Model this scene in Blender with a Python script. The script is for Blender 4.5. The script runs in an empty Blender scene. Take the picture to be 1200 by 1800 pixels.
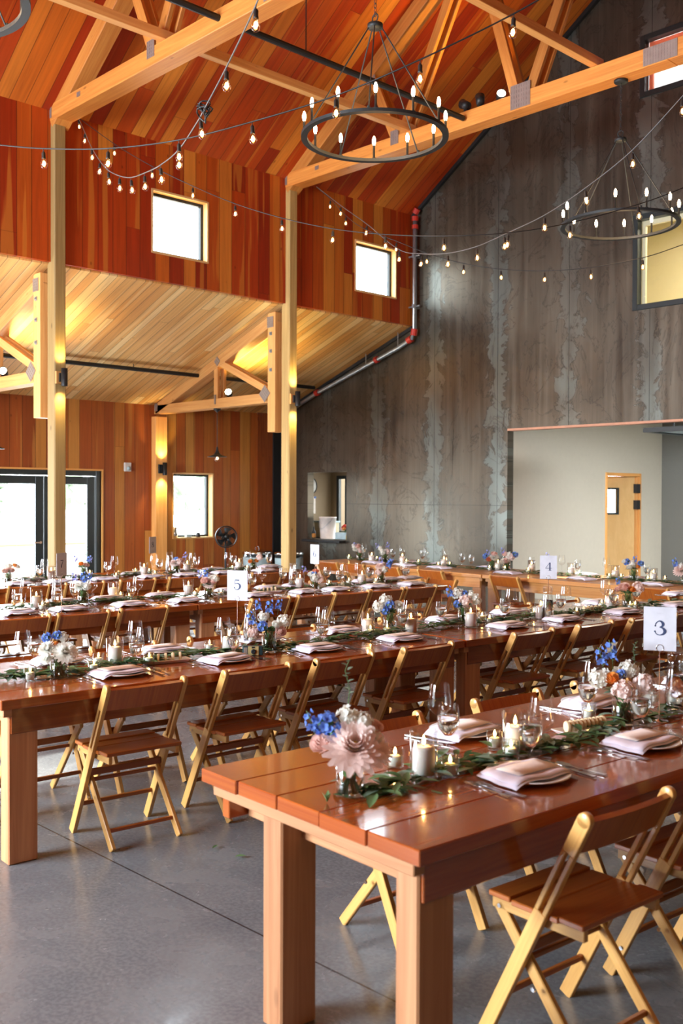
import bpy, bmesh, math, random
from mathutils import Vector, Matrix
random.seed(7)
C = bpy.context.scene.collection
PI = math.pi
sc = bpy.context.scene

# ------------------------------------------------------------------ camera
YAW, PITCH, ROLL = 0.8060, -0.015295, 0.00354
cam_d = bpy.data.cameras.new('camera')
cam_d.sensor_fit = 'VERTICAL'; cam_d.sensor_height = 36; cam_d.sensor_width = 24
cam_d.lens = 1776.34/1800*36
cam_d.dof.use_dof = True; cam_d.dof.focus_distance = 6.3; cam_d.dof.aperture_fstop = 3.8
cam_d.clip_start = 0.05; cam_d.clip_end = 300
cam = bpy.data.objects.new('camera', cam_d); C.objects.link(cam)
_f = Vector((-math.sin(YAW)*math.cos(PITCH), math.cos(YAW)*math.cos(PITCH), math.sin(PITCH)))
_r = Vector((math.cos(YAW), math.sin(YAW), 0)); _u = _r.cross(_f)
_c, _s = math.cos(ROLL), math.sin(ROLL)
_r2 = _c*_r+_s*_u; _u2 = -_s*_r+_c*_u
cam.matrix_world = Matrix(((_r2.x, _u2.x, -_f.x, 0), (_r2.y, _u2.y, -_f.y, 0), (_r2.z, _u2.z, -_f.z, 1.67), (0, 0, 0, 1)))
sc.camera = cam

# ------------------------------------------------------------------ light and exposure
sc.view_settings.view_transform = 'Standard'; sc.view_settings.look = 'None'
sc.view_settings.gamma = 1; sc.view_settings.use_curve_mapping = False
sc.view_settings.exposure = 0.32
sc.cycles.max_bounces = 10; sc.cycles.transparent_max_bounces = 24
sc.cycles.transmission_bounces = 8; sc.cycles.glossy_bounces = 4; sc.cycles.diffuse_bounces = 4
sc.cycles.sample_clamp_indirect = 4.0
sc.cycles.use_denoising = True
sc.cycles.caustics_reflective = False; sc.cycles.caustics_refractive = False
W = bpy.data.worlds.new('sky'); sc.world = W; W.use_nodes = True
_n = W.node_tree.nodes; _bg = _n['Background']
_bg.inputs[0].default_value = (0.86, 0.93, 1.0, 1); _bg.inputs[1].default_value = 9.0

def area(name, loc, rot, sx, sy, power, color):
    l = bpy.data.lights.new(name, 'AREA'); l.shape = 'RECTANGLE'; l.size = sx; l.size_y = sy
    l.energy = power; l.color = color
    o = bpy.data.objects.new(name, l); o.location = loc; o.rotation_euler = rot; C.objects.link(o)
    return o
# daylight through the big openings behind and beside the camera
area('daylight_rear_opening', (-6.9, -5.7, 3.0), (math.radians(74), 0, 0), 5.0, 3.0, 2050, (0.77, 0.88, 1.0))
area('daylight_terrace_doors', (-13.95, 7.2, 1.1), (PI/2, 0, -PI/2), 1.7, 2.0, 120, (0.9, 0.95, 1.0))
area('daylight_west_doors', (-13.95, 2.0, 1.2), (PI/2, 0, -PI/2), 4.0, 2.2, 320, (0.9, 0.95, 1.0))
def sun(name, direction, energy, color, angle):
    l = bpy.data.lights.new(name, 'SUN'); l.energy = energy; l.color = color; l.angle = angle
    o = bpy.data.objects.new(name, l)
    o.rotation_euler = Vector(direction).to_track_quat('-Z', 'Y').to_euler(); C.objects.link(o); return o
sun('sun', (4.9, -.9, -5.0), 14.0, (1.0, 0.95, 0.86), 0.01)
def spot(name, loc, direction, power, color, ang=1.2, blend=.6, r=.03):
    l = bpy.data.lights.new(name, 'SPOT'); l.energy = power; l.color = color
    l.spot_size = ang; l.spot_blend = blend; l.shadow_soft_size = r
    o = bpy.data.objects.new(name, l); o.location = loc
    o.rotation_euler = Vector(direction).to_track_quat('-Z', 'Y').to_euler(); C.objects.link(o); return o

# ------------------------------------------------------------------ tables frame
TA = 0.0631
Tv = Vector((math.sin(TA), math.cos(TA))); Sv = Vector((-math.cos(TA), math.sin(TA)))
def stp(s, t, z=0.0):
    p = Sv*s+Tv*t; return Vector((p.x, p.y, z))

# ------------------------------------------------------------------ node helpers
def mat(name):
    m = bpy.data.materials.new(name); m.use_nodes = True
    nt = m.node_tree; b = nt.nodes['Principled BSDF']; return m, nt, b
def N(nt, typ, **kw):
    n = nt.nodes.new(typ)
    for k, v in kw.items():
        if k.startswith('i_'):
            n.inputs[int(k[2:]) if k[2:].isdigit() else k[2:]].default_value = v
        else: setattr(n, k, v)
    return n
def L(nt, a, b): nt.links.new(a, b)
def math_n(nt, op, a, b=None, clamp=False):
    n = nt.nodes.new('ShaderNodeMath'); n.operation = op; n.use_clamp = clamp
    for i, x in enumerate((a, b)):
        if x is None: continue
        if isinstance(x, (int, float)): n.inputs[i].default_value = x
        else: L(nt, x, n.inputs[i])
    return n.outputs[0]
def mix(nt, fac, a, b, typ='MIX'):
    n = nt.nodes.new('ShaderNodeMix'); n.data_type = 'RGBA'; n.blend_type = typ
    for i, x in ((0, fac), (6, a), (7, b)):
        if isinstance(x, (int, float)): n.inputs[i].default_value = x
        elif isinstance(x, tuple): n.inputs[i].default_value = (*x[:3], 1)
        else: L(nt, x, n.inputs[i])
    return n.outputs[2]
def ramp(nt, fac, stops, interp='LINEAR'):
    n = nt.nodes.new('ShaderNodeValToRGB'); e = n.color_ramp.elements; n.color_ramp.interpolation = interp
    while len(e) < len(stops): e.new(0.5)
    for x, (p, c) in zip(e, stops): x.position = p; x.color = (*c[:3], 1)
    L(nt, fac, n.inputs[0]); return n.outputs[0]
def noise(nt, vec, scale, detail=3, dist=0.0, rough=.5):
    n = nt.nodes.new('ShaderNodeTexNoise'); n.inputs['Scale'].default_value = scale
    n.inputs['Detail'].default_value = detail; n.inputs['Distortion'].default_value = dist
    n.inputs['Roughness'].default_value = rough
    L(nt, vec, n.inputs['Vector']); return n.outputs['Fac']
def comb(nt, x, y, z=0.0):
    n = nt.nodes.new('ShaderNodeCombineXYZ')
    for i, v in enumerate((x, y, z)):
        if isinstance(v, (int, float)): n.inputs[i].default_value = v
        else: L(nt, v, n.inputs[i])
    return n.outputs[0]
def bump(nt, b, h, strength=.3, dist=.01):
    n = nt.nodes.new('ShaderNodeBump'); n.inputs['Strength'].default_value = strength
    n.inputs['Distance'].default_value = dist; L(nt, h, n.inputs['Height']); L(nt, n.outputs[0], b.inputs['Normal'])

def simple(name, col, rough=.5, metal=0.0, **kw):
    vary = .985 if 'paint' in name else .92
    m, nt, b = mat(name)
    b.inputs['Base Color'].default_value = (*col, 1); b.inputs['Roughness'].default_value = rough
    b.inputs['Metallic'].default_value = metal
    for k, v in kw.items(): b.inputs[k.replace('_', ' ')].default_value = v
    tc = N(nt, 'ShaderNodeTexCoord'); f = noise(nt, tc.outputs['Object'], 14, 3)
    c = ramp(nt, f, [(0.3, tuple(x*vary for x in col)), (.7, tuple(min(1, x*(2-vary)) for x in col))])
    L(nt, c, b.inputs['Base Color']); return m
def translucent(name, col, share=.45):
    m, nt, b = mat(name); out = nt.nodes['Material Output']
    b.inputs['Roughness'].default_value = .6; b.inputs['Specular IOR Level'].default_value = .3
    c = ramp(nt, noise(nt, N(nt, 'ShaderNodeTexCoord').outputs['Object'], 30, 3), [(.3, tuple(x*.92 for x in col)), (.7, tuple(min(1, x*1.06) for x in col))])
    L(nt, c, b.inputs['Base Color'])
    t = N(nt, 'ShaderNodeBsdfTranslucent'); L(nt, c, t.inputs[0])
    mx = N(nt, 'ShaderNodeMixShader'); mx.inputs[0].default_value = share
    L(nt, b.outputs[0], mx.inputs[1]); L(nt, t.outputs[0], mx.inputs[2]); L(nt, mx.outputs[0], out.inputs[0]); return m
def emissive(name, col, strength):
    m, nt, b = mat(name); b.inputs['Base Color'].default_value = (*col, 1)
    b.inputs['Emission Color'].default_value = (*col, 1); b.inputs['Emission Strength'].default_value = strength
    return m
def thin_glass(name, tint=(1, 1, 1), fres=.06, rough=.0, strength=1.0):
    m, nt, b = mat(name); nt.nodes.remove(b); out = nt.nodes['Material Output']
    t = N(nt, 'ShaderNodeBsdfTransparent'); t.inputs[0].default_value = (*tint, 1)
    g = N(nt, 'ShaderNodeBsdfGlossy'); g.inputs['Roughness'].default_value = rough
    lw = N(nt, 'ShaderNodeLayerWeight'); lw.inputs['Blend'].default_value = .35
    f = math_n(nt, 'ADD', math_n(nt, 'MULTIPLY', lw.outputs['Facing'], .55*strength), fres, True)
    f = math_n(nt, 'MULTIPLY', math_n(nt, 'POWER', f, 1.3), 1.0)
    mx = N(nt, 'ShaderNodeMixShader'); L(nt, f, mx.inputs[0]); L(nt, t.outputs[0], mx.inputs[1]); L(nt, g.outputs[0], mx.inputs[2])
    L(nt, mx.outputs[0], out.inputs[0]); return m

def wood(name, dark, light, rough=.45, coat=0.0, fu=1.2, fv=26.0, knot=.5, spec=.4):
    mid = tuple((a+c)/2 for a, c in zip(dark, light)); dark = tuple(a*.65+c*.35 for a, c in zip(dark, mid))
    """timber with grain along the U direction of each member"""
    m, nt, b = mat(name)
    uv = N(nt, 'ShaderNodeTexCoord').outputs['UV']
    mp = N(nt, 'ShaderNodeMapping'); mp.inputs['Scale'].default_value = (fu, fv, 1); L(nt, uv, mp.inputs['Vector'])
    f = noise(nt, mp.outputs[0], 1.0, 5, 1.2, .6)
    c = ramp(nt, f, [(.28, dark), (.5, tuple((a+c2)/2 for a, c2 in zip(dark, light))), (.72, light)])
    at = N(nt, 'ShaderNodeAttribute', attribute_name='tint')
    rnd = N(nt, 'ShaderNodeObjectInfo').outputs['Random']
    v = math_n(nt, 'ADD', math_n(nt, 'MULTIPLY', at.outputs['Fac'], .42), math_n(nt, 'MULTIPLY', rnd, .22))
    v = math_n(nt, 'ADD', v, .68)
    hs = N(nt, 'ShaderNodeHueSaturation'); L(nt, c, hs.inputs['Color']); L(nt, v, hs.inputs['Value'])
    # knots
    mp2 = N(nt, 'ShaderNodeMapping'); mp2.inputs['Scale'].default_value = (1.4, 3.4, 1); L(nt, uv, mp2.inputs['Vector'])
    vo = N(nt, 'ShaderNodeTexVoronoi'); vo.inputs['Scale'].default_value = 1.6; L(nt, mp2.outputs[0], vo.inputs['Vector'])
    kf = ramp(nt, vo.outputs['Distance'], [(0.0, (1, 1, 1)), (.05, (.8, .8, .8)), (.09, (0, 0, 0))])
    kf2 = math_n(nt, 'MULTIPLY', kf, knot)
    col = mix(nt, kf2, hs.outputs[0], tuple(x*.3 for x in dark))
    L(nt, col, b.inputs['Base Color'])
    b.inputs['Roughness'].default_value = rough; b.inputs['Coat Weight'].default_value = coat
    b.inputs['Coat Roughness'].default_value = .07; b.inputs['Specular IOR Level'].default_value = spec
    bump(nt, b, f, .12, .004)
    return m

def boards(name, pal, width, across, along, rough=.5, seglen=3.6, streak=.5, spec=.35, gapdark=.35):
    """wall or ceiling boarding laid out in the building's own coordinates"""
    m, nt, b = mat(name)
    sp = N(nt, 'ShaderNodeSeparateXYZ'); L(nt, N(nt, 'ShaderNodeTexCoord').outputs['Object'], sp.inputs[0])
    ax = {'x': sp.outputs[0], 'y': sp.outputs[1], 'z': sp.outputs[2]}
    a, l = ax[across], ax[along]
    aw = math_n(nt, 'MULTIPLY', a, 1/width)
    vo = N(nt, 'ShaderNodeTexVoronoi', voronoi_dimensions='1D'); vo.inputs['Randomness'].default_value = .45
    vo.inputs['Scale'].default_value = 1.0; L(nt, aw, vo.inputs['W'])
    idx = vo.outputs['Color']
    vd = N(nt, 'ShaderNodeTexVoronoi', voronoi_dimensions='1D', feature='DISTANCE_TO_EDGE'); vd.inputs['Randomness'].default_value = .45
    vd.inputs['Scale'].default_value = 1.0; L(nt, aw, vd.inputs['W'])
    sc3 = N(nt, 'ShaderNodeSeparateColor'); L(nt, idx, sc3.inputs[0])
    r1, r2, r3 = sc3.outputs
    # butt joints along the length
    q = math_n(nt, 'ADD', math_n(nt, 'MULTIPLY', l, 1/seglen), math_n(nt, 'MULTIPLY', r2, 9.0))
    fl = math_n(nt, 'FLOOR', q); fr = math_n(nt, 'FRACT', q)
    wn = N(nt, 'ShaderNodeTexWhiteNoise', noise_dimensions='2D'); L(nt, comb(nt, math_n(nt, 'MULTIPLY', r1, 37.7), fl), wn.inputs['Vector'])
    rb = wn.outputs['Value']
    base = ramp(nt, rb, [(i/(len(pal)-1), c) for i, c in enumerate(pal)])
    # grain
    gv = comb(nt, math_n(nt, 'ADD', math_n(nt, 'MULTIPLY', a, 20), math_n(nt, 'MULTIPLY', rb, 50)), math_n(nt, 'MULTIPLY', l, .9), math_n(nt, 'MULTIPLY', rb, 20))
    g = noise(nt, gv, 1.0, 4, .9, .6)
    gcol = ramp(nt, g, [(.3, (.78, .74, .72)), (.5, (.97, .97, .97)), (.75, (1.15, 1.12, 1.08))])
    c = mix(nt, 1.0, base, gcol, 'MULTIPLY')
    # pale sapwood along board edges
    sv = comb(nt, math_n(nt, 'ADD', math_n(nt, 'MULTIPLY', a, 7), math_n(nt, 'MULTIPLY', rb, 31)), math_n(nt, 'MULTIPLY', l, .35), math_n(nt, 'MULTIPLY', rb, 11))
    s = noise(nt, sv, 1.0, 2, .5)
    sf = ramp(nt, s, [(.58, (0, 0, 0)), (.63, (1, 1, 1))])
    c = mix(nt, math_n(nt, 'MULTIPLY', sf, streak), c, pal[-1])
    # knots
    kv = comb(nt, math_n(nt, 'MULTIPLY', a, 3.2), math_n(nt, 'MULTIPLY', l, 1.9), 0.0)
    vk = N(nt, 'ShaderNodeTexVoronoi'); vk.inputs['Scale'].default_value = 1.3; L(nt, kv, vk.inputs['Vector'])
    kf = ramp(nt, vk.outputs['Distance'], [(0, (1, 1, 1)), (.035, (.7, .7, .7)), (.07, (0, 0, 0))])
    c = mix(nt, math_n(nt, 'MULTIPLY', kf, .6), c, tuple(x*.25 for x in pal[0]))
    # gaps
    ge = math_n(nt, 'LESS_THAN', vd.outputs['Distance'], .004/width)
    gb = math_n(nt, 'LESS_THAN', fr, .004/seglen)
    gap = math_n(nt, 'MAXIMUM', ge, gb)
    c = mix(nt, math_n(nt, 'MULTIPLY', gap, 1-gapdark), c, (.015, .006, .003))
    L(nt, c, b.inputs['Base Color'])
    b.inputs['Roughness'].default_value = rough; b.inputs['Specular IOR Level'].default_value = spec
    h = math_n(nt, 'SUBTRACT', math_n(nt, 'MULTIPLY', g, .15), gap); bump(nt, b, h, .35, .006)
    return m

RED = [(.25, .018, .003), (.35, .030, .004), (.46, .062, .006), (.39, .042, .004), (.52, .115, .011), (.64, .22, .030)]
M = {}
M['wall_wood'] = boards('wall_wood', RED, .20, 'y', 'z', .42, 5.5, .45)
M['outer_wood'] = boards('outer_wood', [(.26, .05, .010), (.36, .09, .016), (.44, .12, .022), (.32, .065, .012), (.5, .19, .035), (.56, .26, .06)], .19, 'y', 'z', .42, 5.0, .45)
M['roof_wood'] = boards('roof_wood', RED, .19, 'y', 'x', .42, 3.4, .4)
M['aisle_wood'] = boards('aisle_wood', [(.60, .27, .07), (.70, .38, .12), (.78, .45, .16), (.68, .33, .09), (.82, .54, .22), (.86, .62, .30)], .125, 'y', 'x', .5, 3.0, .4)
M['truss'] = wood('truss_timber', (.44, .12, .018), (.66, .28, .06), .5, 0, .9, 22, .6)
M['truss_pale'] = wood('aisle_truss_timber', (.58, .23, .06), (.78, .42, .14), .5, 0, .9, 22, .6)
M['post'] = wood('post_timber', (.27, .155, .045), (.46, .30, .11), .65, 0, .7, 20, .8)
M['chair'] = wood('chair_honey_shaded', (.28, .050, .005), (.44, .125, .016), .32, .25, 2.0, 60, 0, .5)  # same wood as the frame, shade put into seat, back and rung colour
M['chair_frame'] = wood('chair_frame_honey_lit', (.50, .235, .055), (.68, .37, .11), .38, .15, 2.0, 60, 0, .5)  # same honey wood in its lit tone, light put into the colour
M['table'] = wood('table_plank', (.20, .030, .004), (.38, .090, .014), .22, .8, 1.1, 26, .5, .5)
M['table_leg'] = wood('table_leg_fir', (.36, .125, .045), (.60, .30, .14), .5, 0, .8, 22, .4)
M['table_head'] = wood('head_table_fir', (.38, .13, .03), (.58, .27, .08), .35, .2, .9, 22, .5)
M['oak_trim'] = wood('oak_trim', (.62, .24, .05), (.8, .42, .13), .5, 0, 1, 20, 0)
M['reveal'] = wood('pale_reveal', (.70, .38, .13), (.85, .55, .24), .5, 0, 1, 20, 0)
M['door_leaf'] = wood('door_leaf_maple', (.62, .36, .13), (.74, .47, .2), .45, 0, 3, 6, 0)
M['black'] = simple('black_metal', (.022, .023, .024), .45, .4)
M['black_frame'] = simple('black_frame', (.012, .02, .022), .35)
M['iron'] = simple('chandelier_iron', (.035, .04, .042), .5, .5)
M['plate_steel'] = simple('connector_plate', (.42, .36, .32), .4, .7)
M['silver'] = simple('cutlery_steel', (.72, .70, .70), .16, 1.0)
M['chrome'] = simple('chrome', (.8, .8, .82), .12, 1.0)
M['red'] = simple('red_coupling', (.45, .025, .012), .4)
M['pipe'] = simple('galvanized_pipe', (.42, .46, .48), .35, .8)
M['china'] = simple('white_china', (.80, .78, .77), .18)
M['linen'] = simple('lavender_white_linen', (.80, .76, .87), .85)
M['menu'] = simple('blush_menu_paper', (.86, .75, .68), .8)
M['paper'] = simple('white_card', (.60, .60, .65), .8)
M['ink'] = simple('navy_ink', (.03, .045, .11), .6)
M['ink_pale'] = simple('pale_grey_ink', (.55, .55, .6), .7)
M['glass'] = thin_glass('clear_glass', (.99, .995, .995), .07, 0, .8)
M['glass_pane'] = thin_glass('window_pane', (.97, .99, .99), .03, 0, .5)
M['glass_green'] = thin_glass('mercury_votive_glass', (.93, .98, .96), .10)
M['wax'] = simple('ivory_wax', (.92, .82, .74), .5, 0, Subsurface_Weight=.35)
M['wax'].node_tree.nodes['Principled BSDF'].inputs['Subsurface Radius'].default_value = (.05, .03, .015)
M['flame'] = emissive('candle_flame', (1.0, .52, .16), 55.0)
M['lamp_bulb'] = emissive('lamp_bulb', (1.0, .72, .42), 26.0)
M['filament'] = emissive('amber_filament', (1.0, .50, .16), 26.0)
M['spot_face'] = emissive('spot_face', (1.0, .86, .6), 20.0)
M['bulb_glass'] = thin_glass('amber_bulb_glass', (1.0, .86, .66), .06)
M['socket'] = simple('black_rubber', (.015, .013, .012), .5)
M['leaf'] = translucent('sage_leaf', (.13, .23, .09), .25)
M['leaf_dark'] = translucent('deep_green_leaf', (.05, .13, .045), .25)
M['leaf_euc'] = translucent('eucalyptus_leaf', (.22, .33, .24), .25)
M['stem'] = simple('green_stem', (.09, .19, .05), .5)
M['white_petal'] = translucent('white_petal', (.88, .87, .80))
M['blush_petal'] = translucent('blush_petal', (.84, .58, .50))
M['pale_blush_petal'] = translucent('pale_blush_petal', (.92, .76, .70))
M['coral_petal'] = translucent('coral_petal', (.82, .30, .17))
M['orange_petal'] = translucent('orange_petal', (.85, .36, .08))
M['blue_petal'] = translucent('blue_petal', (.17, .30, .74))
M['lilac_petal'] = translucent('lilac_petal', (.38, .38, .74))
M['dark_berry'] = simple('dark_berry', (.05, .02, .03), .4)
M['yellow'] = simple('flower_heart', (.62, .45, .08), .7)
M['bread'] = simple('bread', (.76, .60, .36), .8)
M['grey_wall'] = simple('grey_paint', (.58, .54, .44), .7)
M['cream_wall'] = simple('cream_paint', (.70, .62, .42), .8)
M['copper'] = simple('copper_edge', (.55, .26, .15), .5)
M['white_wall'] = simple('off_white_paint', (.62, .60, .57), .8)
M['panel_grey'] = simple('grey_panel_paint', (.13, .125, .105), .5)
M['kitchen_brown'] = simple('kitchen_brown_paint', (.27, .19, .11), .7)
M['bucket'] = simple('bucket_plastic', (.74, .66, .6), .5)
M['cord_grey'] = simple('grey_cord', (.10, .095, .09), .4)
M['panel_blue'] = simple('electrical_panel_paint', (.12, .15, .15), .5)
M['tray_blue'] = simple('tray_plastic', (.42, .55, .58), .4)
M['camera_green'] = simple('camera_dark_plastic', (.01, .035, .04), .4)
M['camera_card'] = simple('camera_gold_card', (.42, .30, .12), .5)
M['foliage_far'] = simple('hazed_foliage', (.34, .42, .30), .9)  # haze put into the leaf colour as a paler green
M['gravel'] = simple('pale_gravel', (.45, .44, .42), .9)

def water_mat():
    m, nt, b = mat('water'); b.inputs['Transmission Weight'].default_value = 1.0
    b.inputs['Roughness'].default_value = 0.0; b.inputs['IOR'].default_value = 1.33
    b.inputs['Base Color'].default_value = (.96, .98, .99, 1); return m
M['water'] = water_mat()

def concrete():
    m, nt, b = mat('polished_concrete')
    co = N(nt, 'ShaderNodeTexCoord').outputs['Object']
    a = noise(nt, co, .55, 5, .8, .6); f = noise(nt, co, 4.0, 6, .5, .65); s = noise(nt, co, 60, 2)
    c = ramp(nt, a, [(.3, (.105, .122, .138)), (.5, (.155, .172, .185)), (.7, (.22, .232, .24))])
    c = mix(nt, .45, c, ramp(nt, f, [(.25, (.10, .115, .13)), (.75, (.25, .262, .268))]), 'MIX')
    c = mix(nt, .25, c, ramp(nt, s, [(.4, (.08, .08, .08)), (.6, (.25, .25, .25))]))
    sp = N(nt, 'ShaderNodeSeparateXYZ'); L(nt, co, sp.inputs[0])
    j = None
    for ax, off, per in ((1, 2.43, 4.2), (0, -6.2, 9.0)):
        q = math_n(nt, 'FRACT', math_n(nt, 'ADD', math_n(nt, 'MULTIPLY', math_n(nt, 'SUBTRACT', sp.outputs[ax], off), 1/per), .5))
        d = math_n(nt, 'ABSOLUTE', math_n(nt, 'SUBTRACT', q, .5))
        k = math_n(nt, 'LESS_THAN', d, .0045/per); j = k if j is None else math_n(nt, 'MAXIMUM', j, k)
    c = mix(nt, math_n(nt, 'MULTIPLY', j, .85), c, (.012, .013, .015))
    L(nt, c, b.inputs['Base Color'])
    r = ramp(nt, f, [(.3, (.16, .16, .16)), (.7, (.34, .34, .34))]); L(nt, r, b.inputs['Roughness'])
    b.inputs['Specular IOR Level'].default_value = .55
    bump(nt, b, math_n(nt, 'SUBTRACT', math_n(nt, 'MULTIPLY', f, .15), j), .15, .004)
    return m
M['concrete'] = concrete()

def steel_wall():
    """hot-rolled sheet: brown mill scale, pale blue-grey water marks along every vertical seam"""
    m, nt, b = mat('hot_rolled_steel')
    co = N(nt, 'ShaderNodeTexCoord').outputs['Object']
    sp = N(nt, 'ShaderNodeSeparateXYZ'); L(nt, co, sp.inputs[0])
    x, z = sp.outputs[0], sp.outputs[2]
    vx = comb(nt, math_n(nt, 'MULTIPLY', x, 9), math_n(nt, 'MULTIPLY', z, .35), 0.0)
    streak = noise(nt, vx, 1.0, 5, .4, .65)
    cloud = noise(nt, co, .55, 4, .5)
    c = ramp(nt, streak, [(.3, (.052, .041, .029)), (.52, (.095, .078, .057)), (.75, (.16, .135, .10))])
    c = mix(nt, .5, c, ramp(nt, cloud, [(.35, (.048, .042, .033)), (.65, (.165, .138, .10))]))
    # distance to nearest seam, wiggled
    wig = noise(nt, comb(nt, x, math_n(nt, 'MULTIPLY', z, 1.1), 3.0), 2.2, 6, 1.5, .62)
    q = math_n(nt, 'FRACT', math_n(nt, 'ADD', math_n(nt, 'MULTIPLY', math_n(nt, 'ADD', x, 10.10), 1/1.19), .5))
    d = math_n(nt, 'MULTIPLY', math_n(nt, 'ABSOLUTE', math_n(nt, 'SUBTRACT', q, .5)), 1.19)
    dw = math_n(nt, 'ADD', d, math_n(nt, 'MULTIPLY', math_n(nt, 'SUBTRACT', wig, .5), .78))
    pale = ramp(nt, dw, [(.10, (1, 1, 1)), (.135, (.6, .6, .6)), (.16, (.12, .12, .12)), (.3, (0, 0, 0))])
    pv = noise(nt, comb(nt, math_n(nt, 'MULTIPLY', x, .8), math_n(nt, 'MULTIPLY', z, .5), 5.0), 1.2, 3, .3)
    pf = ramp(nt, pv, [(.35, (.12, .12, .12)), (.6, (.75, .75, .75))])
    c = mix(nt, math_n(nt, 'MULTIPLY', pale, pf), c, (.16, .185, .17))
    edge = ramp(nt, dw, [(.13, (0, 0, 0)), (.142, (1, 1, 1)), (.156, (0, 0, 0))])
    c = mix(nt, math_n(nt, 'MULTIPLY', edge, .75), c, (.022, .018, .014))
    # drifting lace marks
    w2 = noise(nt, comb(nt, math_n(nt, 'MULTIPLY', x, 1.3), math_n(nt, 'MULTIPLY', z, .8), 8.0), 1.3, 8, 1.8, .6)
    lace = ramp(nt, w2, [(.475, (0, 0, 0)), (.49, (1, 1, 1)), (.505, (0, 0, 0))])
    c = mix(nt, math_n(nt, 'MULTIPLY', lace, .45), c, (.024, .020, .018))
    seam = math_n(nt, 'LESS_THAN', d, .004)
    zq = math_n(nt, 'LESS_THAN', math_n(nt, 'ABSOLUTE', math_n(nt, 'SUBTRACT', z, 1.55)), .003)
    seam = math_n(nt, 'MAXIMUM', seam, zq)
    c = mix(nt, math_n(nt, 'MULTIPLY', seam, .8), c, (.01, .01, .01))
    L(nt, c, b.inputs['Base Color'])
    b.inputs['Metallic'].default_value = .65
    rr = ramp(nt, streak, [(.3, (.27, .27, .27)), (.7, (.44, .44, .44))]); L(nt, rr, b.inputs['Roughness'])
    bump(nt, b, streak, .06, .01)
    return m
M['steel'] = steel_wall()
M['bounce_cut'] = simple('bounce_cutting_dark', (.06, .05, .045), .6)  # dark tone given to the unseen east walls to cut bounce light

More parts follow.
